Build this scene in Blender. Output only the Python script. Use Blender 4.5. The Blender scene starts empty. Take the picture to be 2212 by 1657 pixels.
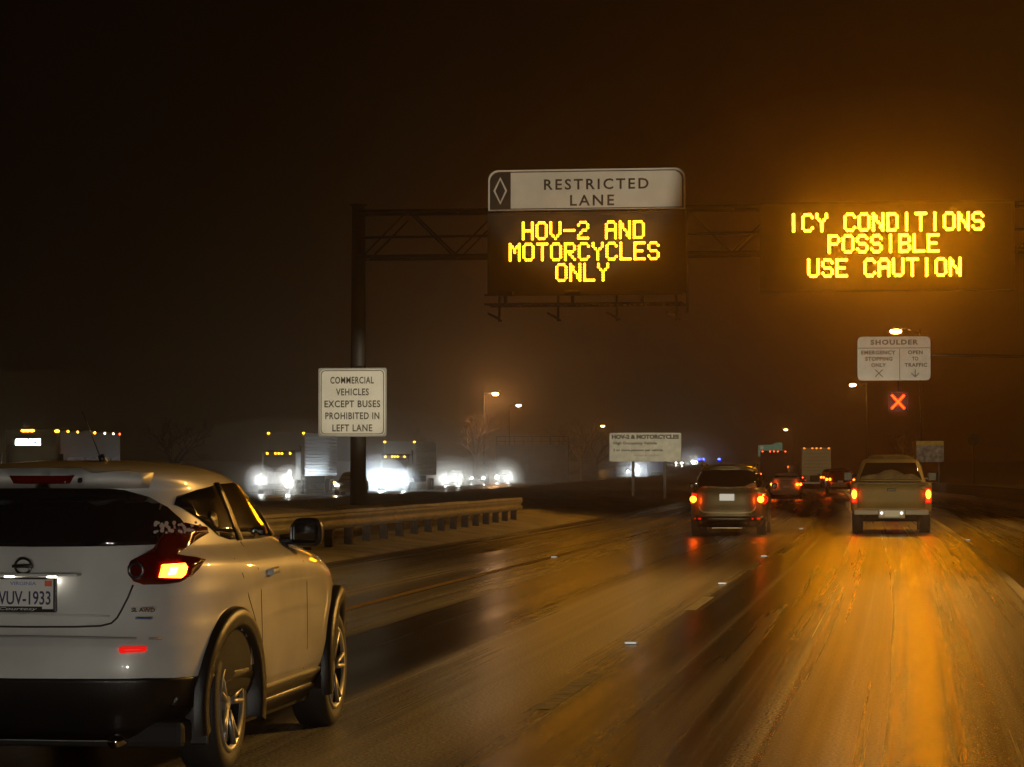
import bpy, bmesh, math, random
from mathutils import Vector, Matrix
from mathutils.bvhtree import BVHTree
R = math.radians
rnd = random.Random(7)
scn = bpy.context.scene
col = scn.collection

# ------------------------------------------------------------------ camera
CH = 1.53
cam_d = bpy.data.cameras.new('camera'); cam = bpy.data.objects.new('camera', cam_d); col.objects.link(cam)
cam_d.sensor_width = 36; cam_d.lens = 99.28; cam_d.clip_start = .1; cam_d.clip_end = 3000
cam.location = (0, 0, CH)
cam.rotation_euler = (R(90 + 1.66), 0, R(8.34))
scn.camera = cam

# ------------------------------------------------------------------ sky: an overcast winter night
w = bpy.data.worlds.new('World'); scn.world = w; w.use_nodes = True
nt = w.node_tree
bg = nt.nodes['Background']
sky = nt.nodes.new('ShaderNodeTexSky'); sky.sky_type = 'NISHITA'; sky.sun_disc = False
sky.sun_elevation = R(-6); sky.sun_rotation = R(200)
warm = nt.nodes.new('ShaderNodeMix'); warm.data_type = 'RGBA'; warm.blend_type = 'ADD'; warm.inputs[0].default_value = 1
nt.links.new(sky.outputs[0], warm.inputs[6]); warm.inputs[7].default_value = (.016, .008, .003, 1)
nt.links.new(warm.outputs[2], bg.inputs[0]); bg.inputs[1].default_value = .05
scn.view_settings.view_transform = 'Standard'; scn.view_settings.look = 'None'
scn.view_settings.exposure = 0; scn.view_settings.gamma = 1
cy = scn.cycles
cy.use_denoising = True; cy.denoiser = 'OPENIMAGEDENOISE'; cy.denoising_input_passes = 'RGB_ALBEDO_NORMAL'
cy.max_bounces = 6; cy.diffuse_bounces = 2; cy.glossy_bounces = 3; cy.transmission_bounces = 4; cy.volume_bounces = 0
cy.sample_clamp_indirect = 3; cy.sample_clamp_direct = 0
cy.use_light_tree = True
cy.caustics_reflective = False; cy.caustics_refractive = False

# ------------------------------------------------------------------ lay of the land
def shift(Y):            # the road bends gently to the left
    return -1.42e-4*Y*Y if Y < 180 else -4.6 - .0511*(Y-180)
def heading(Y):
    return math.atan(2.84e-4*min(max(Y, 0), 180))
def gz(Y):               # and dips, then climbs
    if Y < 35: return 0
    if Y < 220: return -.5*(Y-35)/185
    if Y < 500: return -.5
    if Y < 760: return -.5 + 2.1*(Y-500)/260
    return 1.6 + .003*(Y-760)
_c, _s, _cp, _sp = math.cos(R(8.34)), math.sin(R(8.34)), math.cos(R(1.66)), math.sin(R(1.66))
def aim(dx, dy, Y):      # the point of the plane y=Y that a survey of the photograph (2212 px wide) puts at dx, dy
    t_ = (dx-1106)/6100; v_ = (828.5-dy)/6100; h = _cp-v_*_sp
    k = Y/(h*_c+t_*_s)
    return Vector((k*(t_*_c-h*_s), Y, CH+k*(v_*_cp+_sp)))
def XX(dx, Y): return aim(dx, 1005, Y).x
def at(X, Y, dz=0):
    return Vector((X + shift(Y), Y, gz(Y) + dz))

# ------------------------------------------------------------------ our own headlight beams, then spots added to brighten signs, rail and trucks
def spot(name, loc, target, P, size, blend, color=(1, .88, .62), r=.06):
    d = bpy.data.lights.new(name, 'SPOT'); d.energy = P; d.spot_size = R(size); d.spot_blend = blend; d.color = color; d.shadow_soft_size = r
    o = bpy.data.objects.new(name, d); col.objects.link(o); o.location = loc
    o.rotation_euler = (Vector(target)-Vector(loc)).to_track_quat('-Z', 'Y').to_euler(); return o
HL, HR = (-1.1, .9, .68), (.1, .9, .68)
spot('low_beam', HL, (-6, 30, -.6), 620, 56, 1, (1, .95, .82))
spot('low_beam', HR, (-3, 30, -.8), 480, 50, 1, (1, .95, .82))
spot('added_main_beam', HR, (-2.3, 66, 1.0), 40000, 9, .9, (1, .80, .42))  # narrow spot added to brighten the silver car and pickup
spot('added_main_beam', HR, (-10.6, 62, .3), 22000, 4.6, .6, (1, .87, .66))  # narrow spot added to brighten the guard rail
SF = (XX(1570, 65)-.1, 70.2, .75)
spot('added_fill_beam', SF, (-11.4, 92, 11.3), 8500, 17, .35)  # spots added at the silver car's front to brighten three signs
spot('added_fill_beam', SF, (-18.9, 92.6, 3.9), 22000, 10, .8)
spot('added_fill_beam', SF, (-14.4, 145, 2.7), 90000, 5, .8)
spot('added_fill_beam', (-5.2, 176, .4), (-2.1, 190, 8.8), 4500, 34, .8)  # added spots that brighten the shoulder and snow-plastered signs
spot('added_fill_beam', (-5.0, 176, .4), aim(2009, 980, 200), 2200, 30, .8)
spot('added_fill_beam', (-9, 220.5, .4), aim(1764, 990, 243.8), 2600, 24, .8, (1, .85, .5))  # spot added to brighten the rear of the pale truck
spot('added_fill_beam', (-14, 273, .6), aim(1664, 975, 400), 150000, 8, .8)  # spot added to brighten the far green sign
spot('added_fill_beam', (-38, 207, .8), (-41.4, 190, 2.8), 900, 40, .8, (.85, .95, 1))  # no vehicle stands here, spot added to light the trailer ribs
# a sodium street lamp of the same row, standing just outside the picture, lights the near lanes
d = bpy.data.lights.new('unseen_sodium_light', 'SPOT'); d.energy = 14000; d.color = (1, .50, .10); d.spot_size = R(150); d.spot_blend = .6; d.shadow_soft_size = .2
o = bpy.data.objects.new('unseen_sodium_light', d); col.objects.link(o); o.location = (13, 34, 9); o.rotation_euler = (Vector((-3, 19, 0))-Vector((13, 34, 9))).to_track_quat('-Z', 'Y').to_euler()

d2 = d.copy(); d2.energy = 5000  # second unseen lamp, added to brighten the median and guard rail
o = bpy.data.objects.new('unseen_sodium_light', d2); col.objects.link(o); o.location = (14, 78, 10); o.rotation_euler = (Vector((-12, 62, 0))-Vector((14, 78, 10))).to_track_quat('-Z', 'Y').to_euler()

# ------------------------------------------------------------------ materials
MATS = {}
def mat(name, color=(.5, .5, .5), rough=.5, metal=0, coat=0, spec=.5, emit=None, es=0, alpha=None, var=0, vscale=4, bump=0, bscale=60):
    if name in MATS: return MATS[name]
    m = bpy.data.materials.new(name); m.use_nodes = True; MATS[name] = m
    t = m.node_tree; p = t.nodes['Principled BSDF']
    p.inputs['Base Color'].default_value = (*color, 1); p.inputs['Roughness'].default_value = rough
    p.inputs['Metallic'].default_value = metal; p.inputs['Coat Weight'].default_value = coat
    p.inputs['Coat Roughness'].default_value = .035
    p.inputs['Specular IOR Level'].default_value = spec
    if emit:
        p.inputs['Emission Color'].default_value = (*emit, 1); p.inputs['Emission Strength'].default_value = es
    if var:
        tc = t.nodes.new('ShaderNodeTexCoord'); n = t.nodes.new('ShaderNodeTexNoise')
        n.inputs['Scale'].default_value = vscale; n.inputs['Detail'].default_value = 6
        t.links.new(tc.outputs['Object'], n.inputs['Vector'])
        r = t.nodes.new('ShaderNodeValToRGB')
        r.color_ramp.elements[0].position = .3; r.color_ramp.elements[1].position = .7
        r.color_ramp.elements[0].color = (*[c*(1-var) for c in color], 1)
        r.color_ramp.elements[1].color = (*[min(1, c*(1+var*.4)) for c in color], 1)
        t.links.new(n.outputs['Fac'], r.inputs[0]); t.links.new(r.outputs[0], p.inputs['Base Color'])
    if bump:
        tc = t.nodes.new('ShaderNodeTexCoord'); n = t.nodes.new('ShaderNodeTexNoise')
        n.inputs['Scale'].default_value = bscale; n.inputs['Detail'].default_value = 5
        t.links.new(tc.outputs['Object'], n.inputs['Vector'])
        b = t.nodes.new('ShaderNodeBump'); b.inputs['Strength'].default_value = bump; b.inputs['Distance'].default_value = .02
        t.links.new(n.outputs['Fac'], b.inputs['Height']); t.links.new(b.outputs[0], p.inputs['Normal'])
    return m
def lamp(name, color, s, nee=False):
    if name in MATS: return MATS[name]
    m = mat(name, (.02, .02, .02), .4, emit=color, es=s)
    m.cycles.emission_sampling = 'FRONT' if nee or s > 25 else 'NONE'
    return m

# ------------------------------------------------------------------ object helpers
def link(name, me, m=None, parent=None, smooth=False):
    o = bpy.data.objects.new(name, me); col.objects.link(o)
    if m is not None:
        for x in (m if isinstance(m, (list, tuple)) else [m]): me.materials.append(x)
    if parent is not None: o.parent = parent
    if smooth:
        for p in me.polygons: p.use_smooth = True
    return o
def mk(name, bm, m, parent=None, smooth=False):
    me = bpy.data.meshes.new(name); bm.normal_update(); bm.to_mesh(me); bm.free()
    return link(name, me, m, parent, smooth)
def tag(o, label, cat, group=None, kind=None):
    if label: o['label'] = label
    if cat: o['category'] = cat
    if group: o['group'] = group
    if kind: o['kind'] = kind
    return o
def thing(name, label, cat, loc=(0, 0, 0), rz=0, group=None):
    o = bpy.data.objects.new(name, None); col.objects.link(o)
    o.location = loc; o.rotation_euler = (0, 0, rz); o.empty_display_size = .3
    return tag(o, label, cat, group)
def kids(o): return [c for c in bpy.data.objects if c.parent == o]
def dup(root, loc, rz, label, group=None):
    r = root.copy(); col.objects.link(r); r.location = loc; r.rotation_euler = (0, 0, rz); r['label'] = label
    if group: r['group'] = group
    for ch in kids(root):
        c = ch.copy(); col.objects.link(c); c.parent = r
        for g in kids(ch):
            d = g.copy(); col.objects.link(d); d.parent = c
    return r
def B(): return bmesh.new()
def box(bm, x0, x1, y0, y1, z0, z1, bev=0):
    r = bmesh.ops.create_cube(bm, size=1)
    vs = r['verts']
    for v in vs:
        v.co = Vector((x0+(v.co.x+.5)*(x1-x0), y0+(v.co.y+.5)*(y1-y0), z0+(v.co.z+.5)*(z1-z0)))
    if bev:
        es = list({e for v in vs for e in v.link_edges})
        bmesh.ops.bevel(bm, geom=es, offset=bev, segments=2, profile=.5, affect='EDGES')
    return bm
def tube(bm, p0, p1, r0, r1=None, n=10, caps=True):
    r1 = r0 if r1 is None else r1
    p0 = Vector(p0); p1 = Vector(p1); d = p1-p0; L = d.length
    if L < 1e-6: return bm
    mtx = Matrix.Translation((p0+p1)/2) @ d.to_track_quat('Z', 'Y').to_matrix().to_4x4()
    bmesh.ops.create_cone(bm, cap_ends=caps, segments=n, radius1=r0, radius2=r1, depth=L, matrix=mtx)
    return bm
def path(bm, pts, r, n=8):
    for a, b in zip(pts, pts[1:]): tube(bm, a, b, r, n=n)
    return bm
def disc(bm, c, r, n=16, ax='Y', sx=1, sz=1, th=.02, sgn=-1):
    """solid disc facing sgn along ax"""
    vs0 = []; vs1 = []
    for i in range(n):
        a = 2*math.pi*i/n
        u = math.cos(a)*r*sx; v = math.sin(a)*r*sz
        if ax == 'Y':
            vs0.append(bm.verts.new((c[0]+u, c[1], c[2]+v))); vs1.append(bm.verts.new((c[0]+u, c[1]-sgn*th, c[2]+v)))
        else:
            vs0.append(bm.verts.new((c[0], c[1]+u, c[2]+v))); vs1.append(bm.verts.new((c[0]-sgn*th, c[1]+u, c[2]+v)))
    bm.faces.new(vs0); bm.faces.new(vs1[::-1])
    for i in range(n): bm.faces.new((vs0[i], vs1[i], vs1[(i+1) % n], vs0[(i+1) % n]))
    bmesh.ops.recalc_face_normals(bm, faces=bm.faces[:])
    return bm
def rrect(w, h, r, n=6):
    pts = []
    for cx, cz, a0 in ((w/2-r, h/2-r, 0), (-w/2+r, h/2-r, 90), (-w/2+r, -h/2+r, 180), (w/2-r, -h/2+r, 270)):
        for i in range(n+1):
            a = R(a0+90*i/n); pts.append((cx+r*math.cos(a), cz+r*math.sin(a)))
    return pts
def plate(bm, pts, y0, y1):
    """polygon in the xz plane given a thickness from y0 (front, towards -y) to y1"""
    f = [bm.verts.new((x, y0, z)) for x, z in pts]; b = [bm.verts.new((x, y1, z)) for x, z in pts]
    bm.faces.new(f); bm.faces.new(b[::-1]); n = len(pts)
    for i in range(n): bm.faces.new((f[i], b[i], b[(i+1) % n], f[(i+1) % n]))
    bmesh.ops.recalc_face_normals(bm, faces=bm.faces[:])
    return bm
def ring(bm, pts, inner, y0, y1):
    n = len(pts)
    A = [bm.verts.new((x, y0, z)) for x, z in pts]; C = [bm.verts.new((x, y0, z)) for x, z in inner]
    A2 = [bm.verts.new((x, y1, z)) for x, z in pts]; C2 = [bm.verts.new((x, y1, z)) for x, z in inner]
    for i in range(n):
        j = (i+1) % n
        for q in ((A[i], A[j], C[j], C[i]), (A2[i], C2[i], C2[j], A2[j]), (A[i], A2[i], A2[j], A[j]), (C[i], C[j], C2[j], C2[i])):
            bm.faces.new(q)
    bmesh.ops.recalc_face_normals(bm, faces=bm.faces[:])
    return bm
def text(name, s, w, h, m, parent, x=0, y=0, z=0, off=.02, ext=.002, space=1.0, shear=0, rot=None, hold=None):
    """solid lettering, centred at x,z, stretched to width w and height h, facing -y"""
    cu = bpy.data.curves.new(name, 'FONT'); cu.body = s; cu.size = 1; cu.offset = off; cu.extrude = .001
    cu.space_character = space; cu.shear = shear; cu.resolution_u = 3
    t = bpy.data.objects.new('tmp', cu); col.objects.link(t)
    dg = bpy.context.evaluated_depsgraph_get()
    me = bpy.data.meshes.new_from_object(t.evaluated_get(dg))
    bpy.data.objects.remove(t); bpy.data.curves.remove(cu)
    xs = [v.co.x for v in me.vertices]; ys = [v.co.y for v in me.vertices]
    sx = w/(max(xs)-min(xs)); sy = h/(max(ys)-min(ys)); mx = (max(xs)+min(xs))/2; my = (max(ys)+min(ys))/2
    for v in me.vertices:
        X = (v.co.x-mx)*sx; Z = (v.co.y-my)*sy
        v.co = Vector((x+X, y-(ext if v.co.z > 0 else 0), z+Z))
    me.name = name
    return link(name, me, m, parent)

# ------------------------------------------------------------------ car shells
def pchip(xs, ys, x):
    n = len(xs)
    if x <= xs[0]: return ys[0]
    if x >= xs[-1]: return ys[-1]
    d = [(ys[i+1]-ys[i])/(xs[i+1]-xs[i]) for i in range(n-1)]
    m = [d[0]] + [0 if d[i-1]*d[i] <= 0 else 2*d[i-1]*d[i]/(d[i-1]+d[i]) for i in range(1, n-1)] + [d[-1]]
    i = max(k for k in range(n-1) if xs[k] <= x)
    h = xs[i+1]-xs[i]; t = (x-xs[i])/h
    return (2*t**3-3*t*t+1)*ys[i]+(t**3-2*t*t+t)*h*m[i]+(-2*t**3+3*t*t)*ys[i+1]+(t**3-t*t)*h*m[i+1]
def shell_bm(levels, nz=46, n=96):
    """levels: (z, half width, rear y, front y, rear exponent, front exponent)"""
    zs = [l[0] for l in levels]; cols_ = [[l[k] for l in levels] for k in range(1, 6)]
    bm = B(); rings = []
    zz = sorted(set([round(zs[0]+(zs[-1]-zs[0])*i/nz, 4) for i in range(nz+1)] + [round(z, 4) for z in zs]))
    zz = [z for i, z in enumerate(zz) if i == 0 or z-zz[i-1] > .004]
    for z in zz:
        W, yr, yf, nr, nf = [pchip(zs, c, z) for c in cols_]
        yc = (yr+yf)/2; L = (yf-yr)/2; rg = []
        for i in range(n):
            a = 2*math.pi*(i+.5)/n; s, c = math.sin(a), math.cos(a)
            e = nr if c < 0 else nf
            rg.append(bm.verts.new((math.copysign(abs(s)**(2/e), s)*W, yc+math.copysign(abs(c)**(2/e), c)*L, z)))
        rings.append(rg)
    for a, b in zip(rings, rings[1:]):
        for i in range(n):
            j = (i+1) % n
            bm.faces.new((a[j], a[i], b[i], b[j]))
    bm.faces.new(rings[0]); bm.faces.new(rings[-1][::-1])
    bmesh.ops.recalc_face_normals(bm, faces=bm.faces[:])
    return bm
def cut_arches(name, bm, axles, r, zc, wid, mats, parent):
    """boolean the wheel wells out of the shell; wells take the second material"""
    o = mk(name, bm, mats, parent, True)
    cb = B()
    for ya in axles:
        for s in (-1, 1):
            tube(cb, (s*(wid-.32), ya, zc), (s*(wid+.3), ya, zc), r, n=36)
    c = mk('cutter', cb, None)
    md = o.modifiers.new('b', 'BOOLEAN'); md.object = c; md.operation = 'DIFFERENCE'; md.solver = 'EXACT'
    dg = bpy.context.evaluated_depsgraph_get(); me = bpy.data.meshes.new_from_object(o.evaluated_get(dg))
    o.modifiers.clear(); old = o.data; o.data = me; bpy.data.meshes.remove(old)
    bpy.data.objects.remove(c)
    for p in me.polygons:
        c = p.center
        ins = any(math.hypot(c.y-ya, c.z-zc) < r*1.004 for ya in axles)
        p.material_index = 1 if ins else 0
        p.use_smooth = not ins
    return o
def bvh_of(bm): return BVHTree.FromBMesh(bm)
def patch(name, bvh, poly, axis, m, parent, off=.006, thick=.015, step=.05, smooth=True, even=False):
    bm = B()
    vs = [bm.verts.new((a, 0, b)) for a, b in poly]; bm.faces.new(vs)
    for k in (0, 2):
        lo = min(p[0 if k == 0 else 1] for p in poly); hi = max(p[0 if k == 0 else 1] for p in poly)
        q = lo+step
        while q < hi:
            no = (1, 0, 0) if k == 0 else (0, 0, 1); co = (q, 0, 0) if k == 0 else (0, 0, q)
            bmesh.ops.bisect_plane(bm, geom=bm.verts[:]+bm.edges[:]+bm.faces[:], plane_co=co, plane_no=no); q += step
    bmesh.ops.triangulate(bm, faces=[f for f in bm.faces if len(f.verts) > 4])
    nm = {}
    for v in bm.verts:
        a, b = v.co.x, v.co.z
        if axis == 'rear': o_, d_ = Vector((a, -4, b)), Vector((0, 1, 0))
        elif axis == 'front': o_, d_ = Vector((a, 20, b)), Vector((0, -1, 0))
        elif axis == 'right': o_, d_ = Vector((4, a, b)), Vector((-1, 0, 0))
        else: o_, d_ = Vector((-4, a, b)), Vector((1, 0, 0))
        hit, no, _, _ = bvh.ray_cast(o_, d_)
        if hit is None:
            g = o_ + d_*(4.1 if axis == 'rear' else 3.2)
            hit, no, _, _ = bvh.find_nearest(g)
        if no.dot(d_) > 0: no = -no
        if even: no = (no*.35-d_*.65).normalized()
        v.co = hit+no*off; nm[v] = no.copy()
    be = [e for e in bm.edges if e.is_boundary]; new = {}
    for e in be:
        for v in e.verts:
            if v not in new: new[v] = bm.verts.new(v.co-nm[v]*(off+thick))
    for e in be:
        a, b = e.verts
        try: bm.faces.new((a, b, new[b], new[a]))
        except ValueError: pass
    bmesh.ops.recalc_face_normals(bm, faces=bm.faces[:])
    # make the outer skin face outwards
    f0 = max(bm.faces, key=lambda f: f.calc_area())
    o = mk(name, bm, m, parent, smooth)
    return o
def arc(yc, zc, r0, r1, a0, a1, n=18):
    o = [(yc+r1*math.cos(R(a0+(a1-a0)*i/n)), zc+r1*math.sin(R(a0+(a1-a0)*i/n))) for i in range(n+1)]
    i_ = [(yc+r0*math.cos(R(a1+(a0-a1)*i/n)), zc+r0*math.sin(R(a1+(a0-a1)*i/n))) for i in range(n+1)]
    return o+i_
def lathe(bm, prof, n=40, sgn=1):
    """profile (offset along x, radius) turned about the x axis"""
    rs = []
    for x, r in prof:
        rs.append([bm.verts.new((sgn*x, r*math.cos(2*math.pi*i/n), r*math.sin(2*math.pi*i/n))) for i in range(n)])
    for a, b in zip(rs, rs[1:]):
        for i in range(n):
            j = (i+1) % n; bm.faces.new((a[i], a[j], b[j], b[i]))
    bmesh.ops.recalc_face_normals(bm, faces=bm.faces[:])
    return bm
def make_wheel(parent, x, y, zc, r, rim_r, wd, sgn, simple=False):
    """axle end at the outer face"""
    tb = lathe(B(), [(-wd, rim_r), (-wd, r*.93), (-wd*.92, r), (-wd*.08, r), (0, r*.95), (.004, r*.86), (-.004, rim_r*1.02), (-.03, rim_r), (-wd, rim_r)], sgn=sgn, n=20 if simple else 44)
    t = mk('wheel', tb, M['rubber'], parent, True); t.location = (x, y, zc)
    rb = B()
    lathe(rb, [(-.10, rim_r*.1), (-.10, rim_r*.93), (-.005, rim_r*.95), (.002, rim_r*1.03), (-.008, rim_r*1.03)], sgn=sgn, n=20 if simple else 44)
    k = mk('rim_barrel', rb, M['rim_dark'], t, True)
    sp = B()
    lathe(sp, [(-.03, .0), (-.012, .03), (-.02, .062), (-.05, .07)], sgn=sgn, n=16)
    lathe(sp, [(-.012, rim_r*.90), (.004, rim_r*.95), (.008, rim_r*1.03), (-.004, rim_r*1.05)], sgn=sgn, n=20 if simple else 44)
    if simple: ns = 5
    else: ns = 5
    for i in range(ns):
        for da in ((-.16, .16) if not simple else (0,)):
            a = 2*math.pi*(i+.12)/ns; a2 = a+da
            p0 = Vector((sgn*-.022, math.cos(a)*.045, math.sin(a)*.045)); p1 = Vector((sgn*-.004, math.cos(a2)*rim_r*.94, math.sin(a2)*rim_r*.94))
            tube(sp, p0, p1, .026 if simple else .017, .022 if simple else .014, n=8)
    mk('rim', sp, M['alloy'], t, True)
    return t

M = {}
M['white_paint'] = mat('white_paint', (.68, .67, .64), .36, coat=.9, var=.22, vscale=2.2)
M['black_plastic'] = mat('black_plastic', (.009, .009, .009), .34, bump=.15, bscale=200)
M['rubber'] = mat('rubber', (.015, .015, .015), .65, bump=.2, bscale=90)
M['rim_dark'] = mat('rim_dark', (.03, .03, .03), .4, .6)
M['alloy'] = mat('alloy', (.40, .40, .39), .42, .8)
M['glass_dark'] = mat('glass_dark', (.008, .010, .011), .06, spec=.6)
M['chrome'] = mat('chrome', (.7, .7, .7), .12, 1)
M['steel'] = mat('steel_galvanised', (.035, .033, .028), .5, .5, var=.3, vscale=3)
M['sign_white'] = mat('sign_white', (.72, .71, .66), .5, var=.12, vscale=1.1)
M['sign_dirty'] = mat('sign_dirty', (.70, .68, .58), .6, var=.2, vscale=3)
M['sign_black'] = mat('sign_black', (.03, .025, .02), .5)
M['sign_back'] = mat('sign_frame', (.42, .42, .40), .45, .3)
M['sign_green'] = mat('sign_green', (.10, .40, .33), .5)
M['sign_yellow'] = mat('sign_yellow', (.75, .50, .03), .5, var=.4, vscale=4)
M['led_panel'] = mat('led_panel', (.010, .009, .007), .55)
M['snow'] = mat('snow', (.68, .66, .62), .8, var=.35, vscale=.8, bump=.8, bscale=3)
M['concrete'] = mat('concrete', (.30, .28, .25), .85, var=.3, vscale=1)
M['bark'] = mat('bark', (.22, .17, .13), .85, var=.3, vscale=4)
M['red_lens'] = mat('red_lens', (.07, .003, .003), .12, coat=.5)
M['red_dark'] = mat('red_dark', (.10, .004, .004), .15)

# ------------------------------------------------------------------ ground, road, median
def sheet(name, Xs, Ys, hfun, m, kind='structure', smooth=True):
    bm = B(); uv = bm.loops.layers.uv.new('UVMap'); g = []
    for Y in Ys: g.append([(bm.verts.new(at(X, Y, hfun(X, Y))), X, Y) for X in Xs])
    for r0, r1 in zip(g, g[1:]):
        for i in range(len(Xs)-1):
            q = (r0[i], r0[i+1], r1[i+1], r1[i]); f = bm.faces.new([a[0] for a in q])
            for l, a in zip(f.loops, q): l[uv].uv = (a[1], a[2])
    o = mk(name, bm, m, None, smooth); o['kind'] = kind
    return o
def frange(a, b, s):
    o = []
    while a < b-1e-6: o.append(a); a += s
    return o+[b]
LONG = frange(-40, 260, 5)+frange(270, 1150, 20)
def wet_road(name, snowy):
    m = bpy.data.materials.new(name); m.use_nodes = True; t = m.node_tree; p = t.nodes['Principled BSDF']
    N = t.nodes.new; L = t.links.new
    uvn = N('ShaderNodeUVMap'); uvn.uv_map = 'UVMap'
    def noise(sx, sy, det, sc=1):
        mp = N('ShaderNodeMapping'); mp.inputs['Scale'].default_value = (sx, sy, 1); L(uvn.outputs[0], mp.inputs[0])
        n = N('ShaderNodeTexNoise'); n.inputs['Scale'].default_value = sc; n.inputs['Detail'].default_value = det; n.inputs['Roughness'].default_value = .6
        L(mp.outputs[0], n.inputs['Vector']); return n.outputs['Fac']
    def ramp(s, a, b, ca=0, cb=1):
        r = N('ShaderNodeMapRange'); r.inputs[1].default_value = a; r.inputs[2].default_value = b; r.inputs[3].default_value = ca; r.inputs[4].default_value = cb
        L(s, r.inputs[0]); return r.outputs[0]
    def math_(op, a, b):
        k = N('ShaderNodeMath'); k.operation = op
        for i, v in enumerate((a, b)):
            if isinstance(v, (int, float)): k.inputs[i].default_value = v
            else: L(v, k.inputs[i])
        return k.outputs[0]
    sep = N('ShaderNodeSeparateXYZ'); L(uvn.outputs[0], sep.inputs[0])
    # a film of grey slush lies in bands along the lanes, the wheel tracks between them are wet and bare
    cr = N('ShaderNodeValToRGB'); L(ramp(sep.outputs[0], -10, 6), cr.inputs[0]); el = cr.color_ramp.elements
    stops = [(-10, .75), (-6.6, .7), (-6.1, .25), (-5.3, .35), (-4.6, .12), (-3.95, .15), (-3.6, .70), (-2.6, .95), (-2.2, .22), (-1.6, .10), (-1.0, .34), (-.45, .62), (-.15, .36), (.1, .30), (.25, .70), (1.2, .62), (1.5, .3), (2.4, .5), (6, .9)]
    el[0].position = 0; el[0].color = (.75,)*3+(1,); el[1].position = 1; el[1].color = (.9,)*3+(1,)
    for x_, v_ in stops[1:-1]:
        q = el.new((x_+10)/16); q.color = (v_, v_, v_, 1)
    streak = noise(2.6, .006, 3); streak2 = noise(10, .010, 3); patchy = noise(.6, .045, 3)
    s = math_('ADD', math_('MULTIPLY', streak, .85), math_('MULTIPLY', streak2, .60))
    s = math_('ADD', s, math_('MULTIPLY', patchy, .55))
    s = math_('ADD', math_('SUBTRACT', s, 1.0), math_('MULTIPLY', math_('SUBTRACT', cr.outputs[0], .5), .55))
    slush = ramp(s, -.20, .30)
    mix = N('ShaderNodeMix'); mix.data_type = 'RGBA'; L(math_('MULTIPLY', slush, snowy), mix.inputs[0])
    fine = noise(40, 40, 4)
    r1 = N('ShaderNodeMix'); r1.data_type = 'RGBA'; L(fine, r1.inputs[0]); r1.inputs[6].default_value = (.010, .0095, .009, 1); r1.inputs[7].default_value = (.030, .028, .026, 1)
    L(r1.outputs[2], mix.inputs[6]); mix.inputs[7].default_value = (.55, .53, .49, 1)
    gr = N('ShaderNodeMix'); gr.data_type = 'RGBA'; gr.blend_type = 'MULTIPLY'; gr.inputs[0].default_value = 1; L(mix.outputs[2], gr.inputs[6])
    grain = ramp(noise(55, 34, 3), .36, .66, .45, 1.5); cmb = N('ShaderNodeCombineColor')
    for k in range(3): L(grain, cmb.inputs[k])
    L(cmb.outputs[0], gr.inputs[7]); L(gr.outputs[2], p.inputs['Base Color'])
    rg = math_('ADD', ramp(noise(1.6, .012, 3), .35, .7, .21, .29), math_('MULTIPLY', slush, .05)); L(rg, p.inputs['Roughness'])
    L(math_('SUBTRACT', .13, math_('MULTIPLY', slush, .05)), p.inputs['Specular IOR Level'])
    b = N('ShaderNodeBump'); b.inputs['Strength'].default_value = .7; b.inputs['Distance'].default_value = .012
    hh = math_('ADD', math_('MULTIPLY', noise(22, 26, 7), math_('ADD', .35, math_('MULTIPLY', slush, .7))), 0); L(hh, b.inputs['Height']); L(b.outputs[0], p.inputs['Normal'])
    return m
M['road'] = wet_road('wet_asphalt', .75)
M['shoulder'] = wet_road('slushy_asphalt', 1.0)
def med(X, Y):
    if -9.3 < X < 5.6: return -.06
    if X < -28 and X > -44.5: return -.06
    h = .06+.16*math.sin(X*1.3+Y*.07)*math.sin(Y*.19+X)+.05*rnd.random()
    if -28 <= X <= -9.3:
        e = min(X+28, -9.3-X, 2.5)/2.5; return h*e+.18*e
    if X >= 5.6: e = min((X-5.6)/3, 1); return (h+.3)*e
    return h+.3
sheet('ground', [-420, -250, -160, -110, -80, -60, -50]+[-46]+frange(-44.6, -44.4, .2)+[-36, -28.1]+frange(-27.9, -9.4, .75)+[-9.2, -4, 0, 5.5]+frange(5.8, 16, 1.2)+[25, 50, 100, 200, 330],
      LONG, med, M['snow'])
sheet('road', [-9.2, -6, -2.35, 1.3, 5.5], LONG, lambda X, Y: 0, M['road'])
sheet('opposite_road', [-44.3, -40, -36, -32, -28.2], LONG, lambda X, Y: 0, M['road'])
M['line_white'] = mat('worn_white_paint', (.38, .37, .34), .5, var=.7, vscale=9)
M['line_yellow'] = mat('worn_yellow_paint', (.30, .20, .05), .5, var=.6, vscale=8)
def strip(bm, X, Y0, Y1, wd=.13, dz=.004):
    Y = Y0
    while Y < Y1-.01:
        Y2 = min(Y+5, Y1)
        v = [bm.verts.new(at(a, b, dz)) for a, b in ((X-wd/2, Y), (X+wd/2, Y), (X+wd/2, Y2), (X-wd/2, Y2))]
        bm.faces.new(v); Y = Y2
b = B()
for k in range(-1, 30):
    Y = 17.6+12.2*k; strip(b, -2.35, Y, Y+3.05)
o = mk('dashed_lane_marking', b, M['line_white']); o['kind'] = 'structure'
b = B(); strip(b, 1.3, -20, 500); strip(b, 1.3+3.9, -20, 500)
o = mk('right_edge_marking', b, M['line_white']); o['kind'] = 'structure'
b = B(); strip(b, -6.0, -20, 500)
o = mk('left_edge_marking', b, M['line_yellow']); o['kind'] = 'structure'
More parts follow.
